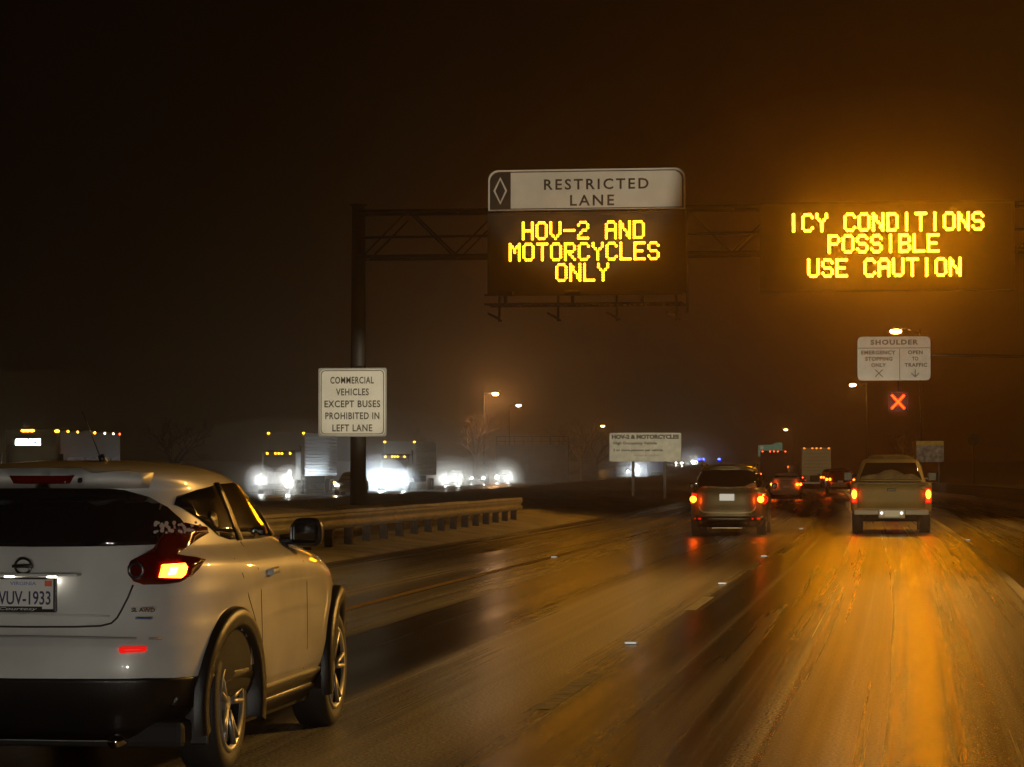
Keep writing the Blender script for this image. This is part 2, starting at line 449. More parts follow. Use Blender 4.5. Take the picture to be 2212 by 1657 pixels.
# raised road studs, one object each
M['stud_lens_glow'] = lamp('stud_lens_glow', (1, .95, .8), .5)  # no lamp: the reflector's return of headlights is put in as emission
M['stud_body'] = mat('stud_body', (.35, .34, .32), .4)
first = None
for i, (X, Y, lb) in enumerate([(-2.42, 24.1, 'small white road stud on the dashed line between the white car and the bottom edge'),
        (-2.42, 48.6, 'small white road stud on the dashed line behind the silver car'),
        (-2.42, 72.5, 'small white road stud between the silver car and the pickup'),
        (-5.92, 47.5, 'lone white road stud on the left edge line beyond the white car'),
        (1.40, 61, 'small yellowish road stud on the right edge line by the pickup'),
        (-2.42, 36.5, 'dull road stud on the dashed line ahead of the slush streak')]):
    if first is None:
        t = thing('road_stud', lb, 'road stud', at(X, Y, .004), 0, 'road studs along the lane lines')
        q = B(); box(q, -.055, .055, -.05, .05, 0, .02, .006); mk('housing', q, M['stud_body'], t)
        q = B(); box(q, -.048, .048, -.056, -.0505, .004, .019); mk('lens', q, M['stud_lens_glow'], t); first = t
    else: dup(first, at(X, Y, .004), 0, lb)

# ------------------------------------------------------------------ guard rails
def guardrail(name, label, X, Y0, Y1, sp, up=.72):
    t = thing(name, label, 'guard rail', at(X, Y0, 0))
    inv = -Vector(t.location)
    prof = [(-.04, 0), (0, .035), (.035, .075), (0, .12), (-.03, .155), (0, .19), (.035, .235), (0, .275), (-.04, .31)]
    bm = B(); rows = []; Y = Y0
    while Y <= Y1+.01:
        rows.append([(at(X+a, Y, up-.31+z)+inv) for a, z in prof]); Y += 4
    for side in (0, 1):
        rr = [[bm.verts.new(v+Vector((-.006*side, 0, 0))) for v in r] for r in rows]
        for a, c in zip(rr, rr[1:]):
            for i in range(len(prof)-1): bm.faces.new((a[i], c[i], c[i+1], a[i+1]) if side else (a[i], a[i+1], c[i+1], c[i]))
    mk('beam', bm, mat('rail_steel', (.40, .39, .36), .6, .1, var=.3, vscale=2), t, True)
    bm = B(); sn = B(); pb = None; Y = Y0+.5; n = 0
    while Y <= Y1:
        p = at(X-.13, Y, 0)+inv
        if n < 90:
            if pb is None:
                q = B(); box(q, -.075, .075, -.07, .07, -.3, up+.02); box(q, .076, .10, -.07, .07, up-.33, up-.02)
                pb = mk('post', q, M['post_wood'], t); pb.location = p
            else:
                c = pb.copy(); col.objects.link(c); c.parent = t; c.location = p
        Y += sp; n += 1
    # snow lying on the top edge
    rows = []; Y = Y0
    while Y <= Y1+.01:
        p = at(X, Y, up)+inv; h = .025+.03*rnd.random()
        rows.append([sn.verts.new(p+Vector((a, 0, b_))) for a, b_ in ((-.05, -.01), (-.03, h), (.015, h*.9), (.035, -.02))]); Y += 2
    for a, c in zip(rows, rows[1:]):
        for i in range(3): sn.faces.new((a[i], c[i], c[i+1], a[i+1]))
    mk('snow_cap', sn, M['snow'], t, True)
    return t
M['post_wood'] = mat('post_wood', (.09, .07, .055), .85, var=.4, vscale=6)
guardrail('guard_rail', 'snow-capped steel guard rail with dark posts running beside the left shoulder', -10.3, 14, 78.4, 1.9)
guardrail('guard_rail', 'faint steel guard rail along the right shoulder beyond the pickup', 6.6, 88, 250, 1.9)

# ------------------------------------------------------------------ LED lettering
F5 = {'H': '10001 10001 10001 11111 10001 10001 10001', 'O': '01110 10001 10001 10001 10001 10001 01110', 'V': '10001 10001 10001 10001 10001 01010 00100',
 '-': '00000 00000 00000 11111 00000 00000 00000', '2': '01110 10001 00001 00110 01000 10000 11111', 'A': '01110 10001 10001 11111 10001 10001 10001',
 'N': '10001 11001 11001 10101 10011 10011 10001', 'D': '11110 10001 10001 10001 10001 10001 11110', 'M': '10001 11011 10101 10101 10001 10001 10001',
 'T': '11111 00100 00100 00100 00100 00100 00100', 'R': '11110 10001 10001 11110 10100 10010 10001', 'C': '01110 10001 10000 10000 10000 10001 01110',
 'Y': '10001 10001 01010 00100 00100 00100 00100', 'L': '10000 10000 10000 10000 10000 10000 11111', 'E': '11111 10000 10000 11110 10000 10000 11111',
 'S': '01110 10001 10000 01110 00001 10001 01110', 'I': '00100 00100 00100 00100 00100 00100 00100', 'P': '11110 10001 10001 11110 10000 10000 10000',
 'B': '11110 10001 10001 11110 10001 10001 11110', 'U': '10001 10001 10001 10001 10001 10001 01110', ' ': '00000 00000 00000 00000 00000 00000 00000'}
def led_text(name, s, cx, cz, px, pz, r, m, parent, y):
    n = len(s)*6-1; x0 = cx-(n-1)*px/2
    for i, ch in enumerate(s):
        if ch == ' ': continue
        bm = B()
        for j, row in enumerate(F5[ch].split()):
            for k, c in enumerate(row):
                if c == '1': disc(bm, (x0+(i*6+k)*px, y, cz+(3-j)*pz), r, n=8, th=.012)
        mk(name, bm, m, parent)

S = 65.6; GY = 93.0
def gx(dx): return XX(dx, GY)      # gantry plane: metres right of the camera's road axis
def gzz(dy, dx=1300): return aim(dx, dy, GY).z
G0 = Vector((gx(766), GY, gz(GY)))
# overhead truss gantry
g = thing('sign_gantry', 'dark steel truss gantry on a thick column spanning the lanes', 'gantry', G0)
x0, x1 = 0, gx(2330)-G0.x
def zl(dy): return gzz(dy)-G0.z
b = B(); tube(b, (0, .6, -1), (0, .6, zl(434)), .28, .23, 20); tube(b, (0, .6, zl(434)), (0, .6, zl(434)+.05), .30, .30, 20)
mk('column', b, MATS.get('column_steel') or mat('column_steel', (.014, .013, .012), .6), g, True)
b = B(); box(b, -.7, .7, -.1, 1.3, -.5, .35, .04); mk('footing', b, M['concrete'], g)
b = B(); tube(b, (x1, .6, -1), (x1, .6, zl(434)), .28, .23, 20); mk('column', b, M['steel'], g, True)
zt, zm, zb = zl(450), zl(507), zl(549)
for nm_, zz_, yy_, rr_ in (('top_chord', zt, 0, .065), ('top_chord', zt, 1.3, .065), ('middle_chord', zm, 0, .05), ('bottom_chord', zb, 0, .065), ('bottom_chord', zb, 1.3, .065)):
    b = B(); tube(b, (.1, yy_, zz_), (x1, yy_, zz_), rr_, n=12); mk(nm_, b, M['steel'], g, True)
b = B(); X = .25; k = 0
while X < x1-.5:
    X2 = min(X+1.55, x1)
    for yy in (0, 1.3):
        tube(b, (X, yy, zt if k % 2 else zb), (X2, yy, zb if k % 2 else zt), .032, n=6)
    tube(b, (X, 0, zt), (X2, 1.3, zt), .025, n=6); tube(b, (X, 0, zb), (X2, 1.3, zb), .025, n=6)
    tube(b, (X, 0, zb), (X, 1.3, zb), .025, n=6); tube(b, (X, 0, zt), (X, 1.3, zt), .025, n=6)
    X = X2; k += 1
mk('lattice_bracing', b, M['steel'], g, True)

# square sign on the column
def sgn_at(nm, lb, cat, dx, dy, s, Y, rz=0, group=None):
    return thing(nm, lb, cat, aim(dx, dy, Y), rz, group)
t = sgn_at('traffic_sign', 'square white sign about commercial vehicles on the gantry column', 'sign', 761.5, 869, S, GY-.05, R(-2))
wd, hg = 154/S, 151/S
b = B(); plate(b, rrect(wd, hg, .05), -.02, .02); mk('panel', b, M['sign_back'], t)
b = B(); plate(b, rrect(wd-.10, hg-.10, .16), -.028, -.0205); mk('face', b, M['sign_white'], t)
b = B(); p1 = rrect(wd-.17, hg-.15, .15); p2 = rrect(wd-.22, hg-.20, .13); ring(b, p1, p2, -.033, -.0285); mk('border', b, M['sign_black'], t)
for s_, cx_, wz, zz_ in (('COMMERCIAL', -.01, 1.50, .74), ('VEHICLES', -.0, 1.13, .345), ('EXCEPT BUSES', .0, 1.92, -.055), ('PROHIBITED IN', .0, 1.86, -.455), ('LEFT LANE', -.0, 1.37, -.86)):
    text('lettering', s_, wz, .235, M['sign_black'], t, cx_, -.0285, zz_, off=.02, space=1.12)
for dx in (-.45, .45):
    b = B(); box(b, dx-.03, dx+.03, .021, .40, -1.0, 1.0); mk('bracket', b, M['steel'], t)

# restricted lane sign above the first message board
def pxz(dx, dy, cx, cy_): return ((dx-cx)/S, -(dy-cy_)/S)
t = thing('lane_sign', 'white restricted lane sign with black diamond panel, topmost on the gantry', 'sign', (gx(1271.5), GY-.55, gzz(413)))
wd, hg = 430/S, 90/S
def topr(w_, h_, r): # rounded at the top only
    p = [q for q in rrect(w_, h_, r) if q[1] > 0]; return p+[(-w_/2, -h_/2), (w_/2, -h_/2)]
b = B(); plate(b, topr(wd, hg, .34), -.03, .03); mk('panel', b, M['sign_black'], t)
b = B(); ring(b, topr(wd, hg, .34), [(x*(wd-.11)/wd, z*(hg-.11)/hg+.0) for x, z in topr(wd, hg, .34)], -.036, -.0305); mk('border', b, M['sign_white'], t)
fx0 = (1106-1271.5)/S; fx1 = wd/2-.12
b = B(); plate(b, [(fx0, -hg/2+.09), (fx1, -hg/2+.09), (fx1, hg/2-.30), (fx1-.08, hg/2-.17), (fx1-.22, hg/2-.09), (fx0, hg/2-.09)], -.040, -.0305); mk('face', b, M['sign_white'], t)
b = B(); dc = (1083-1271.5)/S; dd = [(0, .46), (-.23, 0), (0, -.46), (.23, 0)]
ring(b, [(dc+a, c) for a, c in dd], [(dc+a*.72, c*.80) for a, c in dd], -.040, -.0305); mk('diamond', b, M['sign_white'], t)
text('lettering', 'RESTRICTED', 228/S, 23.5/S, M['sign_black'], t, (1293-1271.5)/S, -.0405, (413-401)/S, off=.018, space=1.3)
text('lettering', 'LANE', 96/S, 23.5/S, M['sign_black'], t, (1284-1271.5)/S, -.0405, (413-436)/S, off=.018, space=1.3)
for dx in (-2.2, 0, 2.2):
    b = B(); box(b, dx-.05, dx+.05, .031, .54, -.6, .4); mk('bracket', b, M['steel'], t)

def led_board(name, label, dx0, dx1, dy0, dy1, rows, m, px, pz, r, rz=0, mesh=False):
    cx, cy_ = (dx0+dx1)/2, (dy0+dy1)/2
    t = thing(name, label, 'message board', (gx(cx), GY-.75, gzz(cy_, cx)), rz)
    wd, hg = (dx1-dx0)/S, (dy1-dy0)/S
    b = B(); box(b, -wd/2, wd/2, 0, .62, -hg/2, hg/2, .02); mk('cabinet', b, M['sign_black'], t)
    b = B(); box(b, -wd/2+.10, wd/2-.10, -.012, -.002, -hg/2+.10, hg/2-.10); mk('display_panel', b, M['led_panel'], t)
    b = B(); ring(b, rrect(wd, hg, .02, 1), rrect(wd-.18, hg-.18, .02, 1), -.07, -.003); mk('rim', b, M['steel'], t)
    # unlit dots of the matrix
    b = B()
    for i in range(int((wd-.5)/px)):
        for j in range(int((hg-.4)/pz)):
            x = -wd/2+.25+i*px; z = -hg/2+.2+j*pz
            v = [b.verts.new((x+a, -.0135, z+c)) for a, c in ((-.016, -.016), (.016, -.016), (.016, .016), (-.016, .016))]; b.faces.new(v)
    o = mk('unlit_dots', b, M['led_off'], t); o['kind'] = 'stuff'
    for s_, rx, ry in rows:
        led_text('lit_letter', s_, (rx-cx)/S, -(ry-cy_)/S, px, pz, r, m, t, -.034)
    return t
M['led_off'] = mat('led_off', (.025, .02, .012), .5)
M['led_1'] = lamp('led_amber', (1, .36, .005), 18, True)
M['led_2'] = lamp('led_amber_bright', (1, .33, .004), 74)
PX = 30.2/6/S; PZ = 5.7/S
led_board('message_board', 'LED message board about HOV-2 and motorcycles, below the restricted lane sign', 1057, 1488, 461, 638,
          [('HOV-2 AND', 1266, 501), ('MOTORCYCLES', 1267.5, 547), ('ONLY', 1264, 592)], M['led_1'], PX, PZ, .041)
PX2 = 29.9/6/S
led_board('message_board', 'brightly glowing LED message board warning of icy conditions', 1648, 2186, 440, 630,
          [('ICY CONDITIONS', 1915, 484), ('POSSIBLE', 1911, 530), ('USE CAUTION', 1912, 581)], M['led_2'], PX2, PZ, .043, R(.9))
# service walkway under the first board
t = thing('service_walkway', 'dark service walkway with floodlight boxes under the HOV-2 board', 'walkway', (gx(1272), GY-.9, gzz(655)))
for nm_, y_, z_ in (('handrail', -.75, .20), ('deck_edge', -.75, -.10), ('deck_edge', .55, -.10)):
    b = B(); box(b, -3.25, 3.25, y_-.035, y_+.035, z_-.035, z_+.035); mk(nm_, b, M['steel'], t)
b = B()
for i in range(34): box(b, -3.2+i*.194, -3.2+i*.194+.05, -.71, .51, -.12, -.09)
mk('grating', b, M['steel'], t)
for dx in (1105, 1250, 1400):
    x = (dx-1272)/S
    b = B(); box(b, x-.26, x+.26, -.95, -.55, .16, .32, .03); box(b, x-.05, x+.05, -.80, -.70, -.10, .159); mk('floodlight_box', b, M['steel'], t)
for dx in (1080, 1209, 1337, 1466):
    x = (dx-1272)/S
    b = B(); tube(b, (x-.2, -.7, -.40), (x+.16, -.2, -.62), .035); tube(b, (x, .4, -.62), (x, .4, 1.0), .04); tube(b, (x, .4, -.5), (x-.2, -.7, -.40), .03); mk('hanger', b, M['steel'], t)
b = B(); tube(b, (3.35, 0, 2.9), (3.35, 0, -.4), .04); mk('conduit', b, M['steel'], t)

# ------------------------------------------------------------------ further signs
def ground_z(Y): return gz(Y)
# HOV-2 sign on two posts
Y, s = 145.0, 6100/145.0
t = sgn_at('rules_sign', 'weathered wide white HOV-2 sign on two posts left of the silver car', 'sign', 1394, 966, s, Y)
wd, hg = 156/s, 62/s
b = B(); plate(b, rrect(wd, hg, .04), -.02, .02); mk('panel', b, M['sign_dirty'], t)
text('lettering', 'HOV-2 & MOTORCYCLES', 146/s, 9.6/s, M['sign_black'], t, 0, -.021, 22.5/s, off=.06)
text('lettering', 'High Occupancy Vehicle', 94/s, 8/s, M['sign_black'], t, -22/s, -.021, 8/s, off=.03)
text('lettering', '2 or more persons per vehicle', 108/s, 7/s, M['sign_black'], t, -16/s, -.021, -7/s, off=.03)
text('lettering', 'except as posted', 54/s, 5.5/s, M['sign_fade'] if 'sign_fade' in M else mat('sign_fade', (.30, .28, .24), .6), t, 2/s, -.021, -18/s, off=0)
for dx in (1367, 1436):
    b = B(); x = (dx-1394)/s; zb_ = ground_z(Y)-t.location.z; box(b, x-.07, x+.07, .021, .15, zb_-.5, hg/2-.05); mk('post', b, M['steel'], t)
# shoulder sign and red cross signal on a mast arm
Y = 190.0; s = 6100/Y
ma = thing('mast_arm', 'dark mast arm carrying the shoulder sign and red cross', 'signal mast', (XX(2290, Y), Y+.4, gz(Y)))
za = CH-(775-1005)/s-gz(Y)
b = B(); tube(b, (0, 0, -.5), (0, 0, za+.5), .20, .14, 14); mk('pole', b, M['steel_dark'] if 'steel_dark' in M else mat('steel_dark', (.012, .011, .01), .6), ma, True)
b = B(); tube(b, (0, 0, za), ((1880-2290)/s, 0, za+.3), .12, .07, 12); mk('arm', b, MATS['steel_dark'], ma, True)
t = sgn_at('shoulder_sign', 'white shoulder sign with emergency stopping and open to traffic halves', 'sign', 1931, 774.5, s, Y)
wd, hg = 155/s, 94/s
b = B(); plate(b, rrect(wd, hg, .32), -.02, .02); mk('panel', b, M['sign_white'], t)
K = M['sign_ink'] = mat('sign_ink', (.07, .05, .03), .6)
b = B(); box(b, -wd/2+.02, wd/2-.02, -.026, -.0205, (774.5-752)/s-.02, (774.5-752)/s+.02); box(b, 12.2/s-.02, 12.2/s+.02, -.026, -.0205, -hg/2+.02, (774.5-752.8)/s-.022); mk('dividing_lines', b, K, t)
text('lettering', 'SHOULDER', 101/s, 11/s, K, t, 1/s, -.0205, (774.5-739.5)/s, off=.04, space=1.2)
for s_, dx, dy, w_ in (('EMERGENCY', 1898, 761.5, 73), ('STOPPING', 1899, 775, 58), ('ONLY', 1898.5, 788.5, 31), ('OPEN', 1976.5, 761.5, 31), ('TO', 1976, 775, 13), ('TRAFFIC', 1977.5, 788.5, 48)):
    text('lettering', s_, w_/s, 8.4/s, K, t, (dx-1931)/s, -.0205, (774.5-dy)/s, off=.035, space=1.1)
def bar(bm, x0, z0, x1, z1, wd_, y0=-.026, y1=-.0205):
    d = Vector((x1-x0, 0, z1-z0)).normalized(); n_ = Vector((-d.z, 0, d.x))*wd_/2
    plate(bm, [(x0+n_.x, z0+n_.z), (x0-n_.x, z0-n_.z), (x1-n_.x, z1-n_.z), (x1+n_.x, z1+n_.z)], y0, y1)
b = B(); cx = (1899-1931)/s; cz = (774.5-806)/s; e = 8/s
bar(b, cx-e, cz+e, cx+e, cz-e, .06); bar(b, cx-e, cz-e, cx+e, cz+e, .06, -.0295, -.0265); mk('cross_symbol', b, K, t)
b = B(); cx = (1976-1931)/s; bar(b, cx, cz+e, cx, cz-e*.9, .06); bar(b, cx-e, cz, cx, cz-e, .06, -.0295, -.0265); bar(b, cx+e, cz, cx, cz-e, .06, -.033, -.030); mk('arrow_symbol', b, K, t)
t = sgn_at('lane_signal', 'glowing red X lane signal under the shoulder sign', 'signal', 1940, 868, s, Y-.1)
b = B(); plate(b, rrect(1.25, 1.3, .06), 0, .3); mk('housing', b, MATS['steel_dark'], t)
M['x_red'] = lamp('x_red', (1, .020, .0002), 18)
M['x_core'] = lamp('x_core', (1, .020, .0002), 18)
b = B(); plate(b, rrect(1.2, 1.25, .3), -.012, -.002); mk('signal_panel', b, mat('signal_face', (.02, .004, .003), .5), t)  # near-black panel behind the cross, it emits nothing
b = B(); e = .42
for sg in (1, -1):
    bar(b, -e, -sg*e*1.08, e, sg*e*1.08, .125, -.04-.003*(sg+1), -.02)
mk('red_cross', b, M['x_red'], t)
b = B(); tube(b, (0, .15, .65), (0, .4, (868-775)/s), .05); mk('hanger', b, MATS['steel_dark'], t)
# green sign far ahead
Y = 400.0; s = 6100/Y
t = sgn_at('exit_sign', 'small green road sign rising behind the dark truck', 'sign', 1664, 973, s, Y)
b = B(); plate(b, [(-26/s, -13/s), (26/s, -13/s), (26/s, 16.5/s), (8/s, 16.5/s), (7/s, 12.5/s), (-26/s, 11.5/s)], -.05, .05); mk('panel', b, M['sign_green'], t)
b = B(); plate(b, rrect(7/s, 7/s, .12), -.06, -.051); 
for v in b.verts: v.co.x -= 18/s; v.co.z += 6/s
mk('route_shield', b, M['sign_white'], t)
for dx in (-15, 15):
    b = B(); box(b, dx/s-.1, dx/s+.1, .051, .25, gz(Y)-t.location.z-.5, .5); mk('post', b, M['steel'], t)
# snow-plastered sign on the right
Y = 200.0; s = 6100/Y
t = sgn_at('warning_sign', 'snow-plastered white sign with yellow top strip right of the pickup', 'sign', 2009, 975.5, s, Y)
M['plastered'] = mat('snow_plastered', (.50, .49, .45), .8, var=.85, vscale=3.2)
b = B(); plate(b, rrect(58/s, 45/s, .03), -.02, .02); mk('panel', b, M['plastered'], t)
b = B(); box(b, -29/s, 29/s, -.03, -.0205, 13/s, 22.5/s); mk('top_strip', b, M['sign_yellow'], t)
for dx in (-18, 18):
    b = B(); box(b, dx/s-.06, dx/s+.06, .021, .13, gz(Y)-t.location.z-.5, .6); mk('post', b, M['steel'], t)
t = sgn_at('round_sign', 'small round snow-covered sign at the far right verge', 'sign', 2103, 950, 6100/165, 165)
M['plastered2'] = mat('snow_plastered_dark', (.12, .12, .11), .8, var=.95, vscale=6)
b = B(); disc(b, (0, 0, 0), .36, 24, th=.03); mk('panel', b, M['plastered2'], t)
b = B(); tube(b, (0, .05, .3), (0, .05, gz(165)-t.location.z-.5), .04); mk('post', b, MATS['steel_dark'], t)

# ------------------------------------------------------------------ street lamps
M['sodium'] = lamp('sodium_lamp', (1, .45, .10), 260)
def street_lamp(label, dx, dy, Y, arm, gr='lit street lamps along the road', power=1):
    s = 6100/Y; P = aim(dx, dy, Y); H = P.z-gz(Y)
    t = thing('street_lamp', label, 'street lamp', (P.x-arm, Y, gz(Y)), 0, gr)
    b = B(); tube(b, (0, 0, -.6), (0, 0, H+.25), .11, .07, 12); mk('pole', b, M['steel'], t, True)
    b = B(); path(b, [(0, 0, H-.1), (arm*.5, 0, H+.22), (arm*.85, 0, H+.30)], .04); mk('arm', b, M['steel'], t, True)
    b = B(); sg = 1 if arm > 0 else -1
    box(b, min(arm*.8, arm*.8+sg*.75), max(arm*.8, arm*.8+sg*.75), -.17, .17, H+.14, H+.32, .05); h = mk('lamp_head', b, M['steel'], t)
    b = B(); bmesh.ops.create_uvsphere(b, u_segments=12, v_segments=8, radius=.26)
    for v in b.verts: v.co = Vector((v.co.x*1.6+arm, v.co.y, v.co.z*.7+H+.08))
    mk('lamp_glass', b, M['sodium'], h, True)
    if power > 1:
        d = bpy.data.lights.new('street_lamp_light', 'POINT'); d.energy = power; d.color = (1, .55, .28); d.shadow_soft_size = .3
        l = bpy.data.objects.new('street_lamp_light', d); col.objects.link(l); l.parent = t; l.location = (arm, -.6, H-.2)
    return t
street_lamp('tall lit street lamp standing above the pale tree on the left', 1070, 852, 388, 1.6, power=2400)
street_lamp('lit street lamp just right of and lower than its tall neighbour over the pale tree', 1120, 877, 480, 1.6)
street_lamp('lit street lamp above the left corner of the wide HOV-2 sign', 1302, 921, 720, 1.8)
street_lamp('lit street lamp directly above the shoulder sign', 1935, 718, 215, -1.8)
street_lamp('lit street lamp left of the red X signal', 1842, 833, 372, -1.8)
street_lamp('small distant lit street lamp above the pale box truck', 1697, 929, 760, -1.8)
# ------------------------------------------------------------------ white compact crossover, close on the left
M['well'] = mat('wheel_well', (.01, .01, .01), .8)
M['bulb_red'] = lamp('bulb_red', (1, .10, .004), 42)
M['bulb_hot'] = lamp('bulb_hot', (1, .30, .03), 60)
M['plate_light'] = lamp('plate_light', (1, .93, .78), 22)
M['refl_red_glow'] = lamp('reflector_red_glow', (1, .008, .004), .75)  # reflectors are no lamps, their shine is put in as emission
M['plate_white'] = mat('plate_white', (.78, .77, .74), .4)
M['ink_blue'] = mat('ink_blue', (.03, .04, .10), .5)
M['sky_blue'] = mat('sky_blue', (.25, .28, .55), .5)
M['sticker_y'] = mat('sticker_yellow', (.80, .55, .02), .5); M['sticker_r'] = mat('sticker_red', (.80, .16, .08), .5)
M['badge'] = mat('badge_chrome', (.10, .10, .10), .25, .9)
M['badge_blue'] = mat('badge_blue', (.05, .16, .40), .3)
CX, CY0 = -4.29, 13.05
car = thing('white_car', 'white compact crossover with glowing tail light, nearest car at the lower left', 'car', (CX, CY0, 0))
LV = [(.20, .74, .16, 4.00, 5, 4), (.30, .80, .08, 4.06, 5, 4), (.42, .865, .02, 4.12, 5, 4), (.55, .8825, .0, 4.135, 5, 4), (.66, .8825, .01, 4.12, 5, 4),
      (.725, .8825, .045, 4.08, 5, 4), (.80, .8825, .055, 4.03, 4.6, 3.6), (.90, .882, .075, 3.95, 4.4, 3.4), (.98, .872, .10, 3.75, 4.2, 3.2), (1.04, .85, .12, 3.40, 4.2, 3.2),
      (1.09, .81, .135, 3.00, 4.0, 3.2), (1.13, .775, .15, 2.78, 3.8, 3.2), (1.20, .748, .20, 2.62, 3.7, 3.2), (1.30, .715, .29, 2.42, 3.6, 3.2), (1.38, .685, .37, 2.23, 3.5, 3.2),
      (1.425, .665, .40, 2.12, 3.4, 3.2), (1.45, .652, .34, 2.05, 3.3, 3.2), (1.485, .615, .33, 1.96, 3.0, 3.0), (1.515, .545, .40, 1.84, 2.7, 2.8), (1.54, .42, .60, 1.68, 2.5, 2.6), (1.556, .24, .85, 1.45, 2.2, 2.4)]
sb = shell_bm(LV, 52, 128); jb = bvh_of(sb)
cut_arches('body', sb, (.78, 3.31), .375, .345, .86, [M['white_paint'], M['well']], car)
def rx(dx, s_=450): return (dx-2000)/s_-CX
def rz_(dy, s_=450): return CH-(dy-1005)/s_
rp = lambda pts, s_=450: [(rx(a, s_), rz_(b_, s_)) for a, b_ in pts]
# rear window, wrapping far round the corner
half = [(0, 1.425), (.22, 1.422), (.38, 1.405), (.50, 1.37), (.585, 1.32), (.64, 1.265), (.675, 1.215), (.70, 1.19), (.60, 1.145), (.30, 1.138), (0, 1.136)]
patch('rear_window', jb, half[:-1]+[(0, 1.136)]+[(-a, c) for a, c in half[::-1] if a > 0], 'rear', M['glass_dark'], car, off=.008)
# boomerang tail lights
lp = [(.60, 1.205), (.655, 1.24), (.715, 1.215), (.725, 1.185), (.705, 1.150), (.685, 1.115), (.665, 1.088), (.70, 1.078), (.735, 1.070), (.765, 1.058), (.752, 1.02), (.73, .985), (.70, .962), (.64, .955), (.56, .955), (.515, .972), (.488, 1.005), (.482, 1.035), (.492, 1.062), (.53, 1.085), (.572, 1.115), (.585, 1.15)]
for sg in (1, -1):
    L_ = patch('tail_light', jb, [(sg*a, c) for a, c in lp], 'rear', M['red_lens'], car, off=.02, thick=.025, step=.04)
    patch('bulb', jb, [(sg*a, c) for a, c in ((.615, .985), (.622, 1.040), (.702, 1.044), (.712, 1.03), (.708, .995), (.695, .980))], 'rear', M['bulb_red'], L_, off=.026, thick=.004, step=.03)
    patch('bulb', jb, [(sg*a, c) for a, c in ((.645, .995), (.652, 1.030), (.680, 1.030), (.672, .998))], 'rear', M['bulb_hot'], L_, off=.0285, thick=.001, step=.03)
    cx_ = .535*sg
    q = B()
    lathe(q, [(0, .026), (.004, .034), (0, .042)], 20)
    for v in q.verts: v.co = Vector((v.co.y+cx_, .118-v.co.x*2, v.co.z+1.028))
    mk('reversing_lamp', q, M['badge'], L_, True)
# lower bumper, valance, diffuser
patch('lower_bumper', jb, [(-.872, .505), (-.60, .515), (0, .512), (.60, .515), (.872, .505), (.86, .36), (.80, .215), (-.80, .215), (-.86, .36)], 'rear', M['black_plastic'], car, off=.012, thick=.05, step=.07)
b = B(); tube(b, (.45, .05, .21), (.45, .35, .21), .032, n=16); mk('exhaust_pipe', b, M['chrome'], car, True)
b = B(); box(b, -.75, .75, .18, 4.0, .17, .3, .03); mk('underbody', b, M['well'], car)
def flare(sg, ya, zc=.345):
    bm = B(); rows = []
    def bx_(y):
        y = min(max(y, .12), 4.0); h, n_, _, _ = jb.ray_cast(Vector((sg*4, y, .56)), Vector((-sg, 0, 0))); return abs(h.x) if h else .86
    for i in range(61):
        a = R(-16+212*i/60); row = []
        for r_, dx in ((.482, -.02), (.476, .018), (.455, .036), (.395, .036), (.376, .022), (.370, -.13)):
            y = ya+r_*math.cos(a); row.append(bm.verts.new((sg*(bx_(ya+.44*math.cos(a))+dx), y, zc+r_*math.sin(a))))
        rows.append(row)
    for a, c in zip(rows, rows[1:]):
        for k in range(5): bm.faces.new((a[k], c[k], c[k+1], a[k+1]))
    bmesh.ops.recalc_face_normals(bm, faces=bm.faces[:])
    mk('wheel_arch', bm, M['black_plastic'], car, True)
for sg in (1, -1):
    side = 'right' if sg > 0 else 'left'
    patch('sill', jb, [(1.17, .375), (2.9, .385), (2.9, .215), (1.17, .215)], side, M['black_plastic'], car, off=.018, thick=.04, step=.1)
    patch('sill_trim', jb, [(1.22, .30), (2.85, .305), (2.85, .275), (1.22, .268)], side, M['chrome2'] if 'chrome2' in M else mat('trim_satin', (.3, .3, .3), .3, .9), car, off=.026, thick=.006, step=.2)
    for ya in (.78, 3.31):
        flare(sg, ya)
    gl = [(.55, 1.335), (.60, 1.375), (.80, 1.405), (1.15, 1.430), (1.55, 1.435), (1.78, 1.425), (2.05, 1.31), (2.26, 1.175), (2.22, 1.150), (1.60, 1.140), (1.05, 1.150), (.88, 1.175), (.70, 1.26)]
    W_ = patch('side_window', jb, gl, side, M['glass_dark'], car, off=.007, thick=.012, step=.07)
    patch('window_pillar', jb, [(1.12, 1.437), (1.20, 1.437), (1.28, 1.141), (1.19, 1.141)], side, M['black_plastic'], W_, off=.012, thick=.006, step=.08)
    patch('mirror_corner', jb, [(2.06, 1.30), (2.27, 1.17), (2.22, 1.146), (1.98, 1.143)], side, M['black_plastic'], W_, off=.012, thick=.006, step=.08)
    patch('rear_door_handle', jb, [(.80, 1.27), (.86, 1.30), (.93, 1.28), (.90, 1.22), (.84, 1.21)], side, M['black_plastic'], car, off=.012, thick=.01, step=.05)
    patch('door_handle', jb, [(1.42, .985), (1.58, .99), (1.58, .958), (1.42, .953)], side, M['white_paint'], car, off=.032, thick=.02, step=.05)
    # shut lines
    for a0, a1, wdt in (((1.24, 1.135), (1.30, .40), .007), ((2.33, 1.10), (2.36, .40), .007), ((.90, 1.06), (1.02, .86), .006), ((1.02, .86), (1.21, .66), .006)):
        d = Vector((a1[0]-a0[0], a1[1]-a0[1])).normalized(); nx, nz_ = -d.y*wdt/2, d.x*wdt/2
        patch('door_gap', jb, [(a0[0]+nx, a0[1]+nz_), (a1[0]+nx, a1[1]+nz_), (a1[0]-nx, a1[1]-nz_), (a0[0]-nx, a0[1]-nz_)], side, M['well'], car, off=.0015, thick=.002, step=.12)
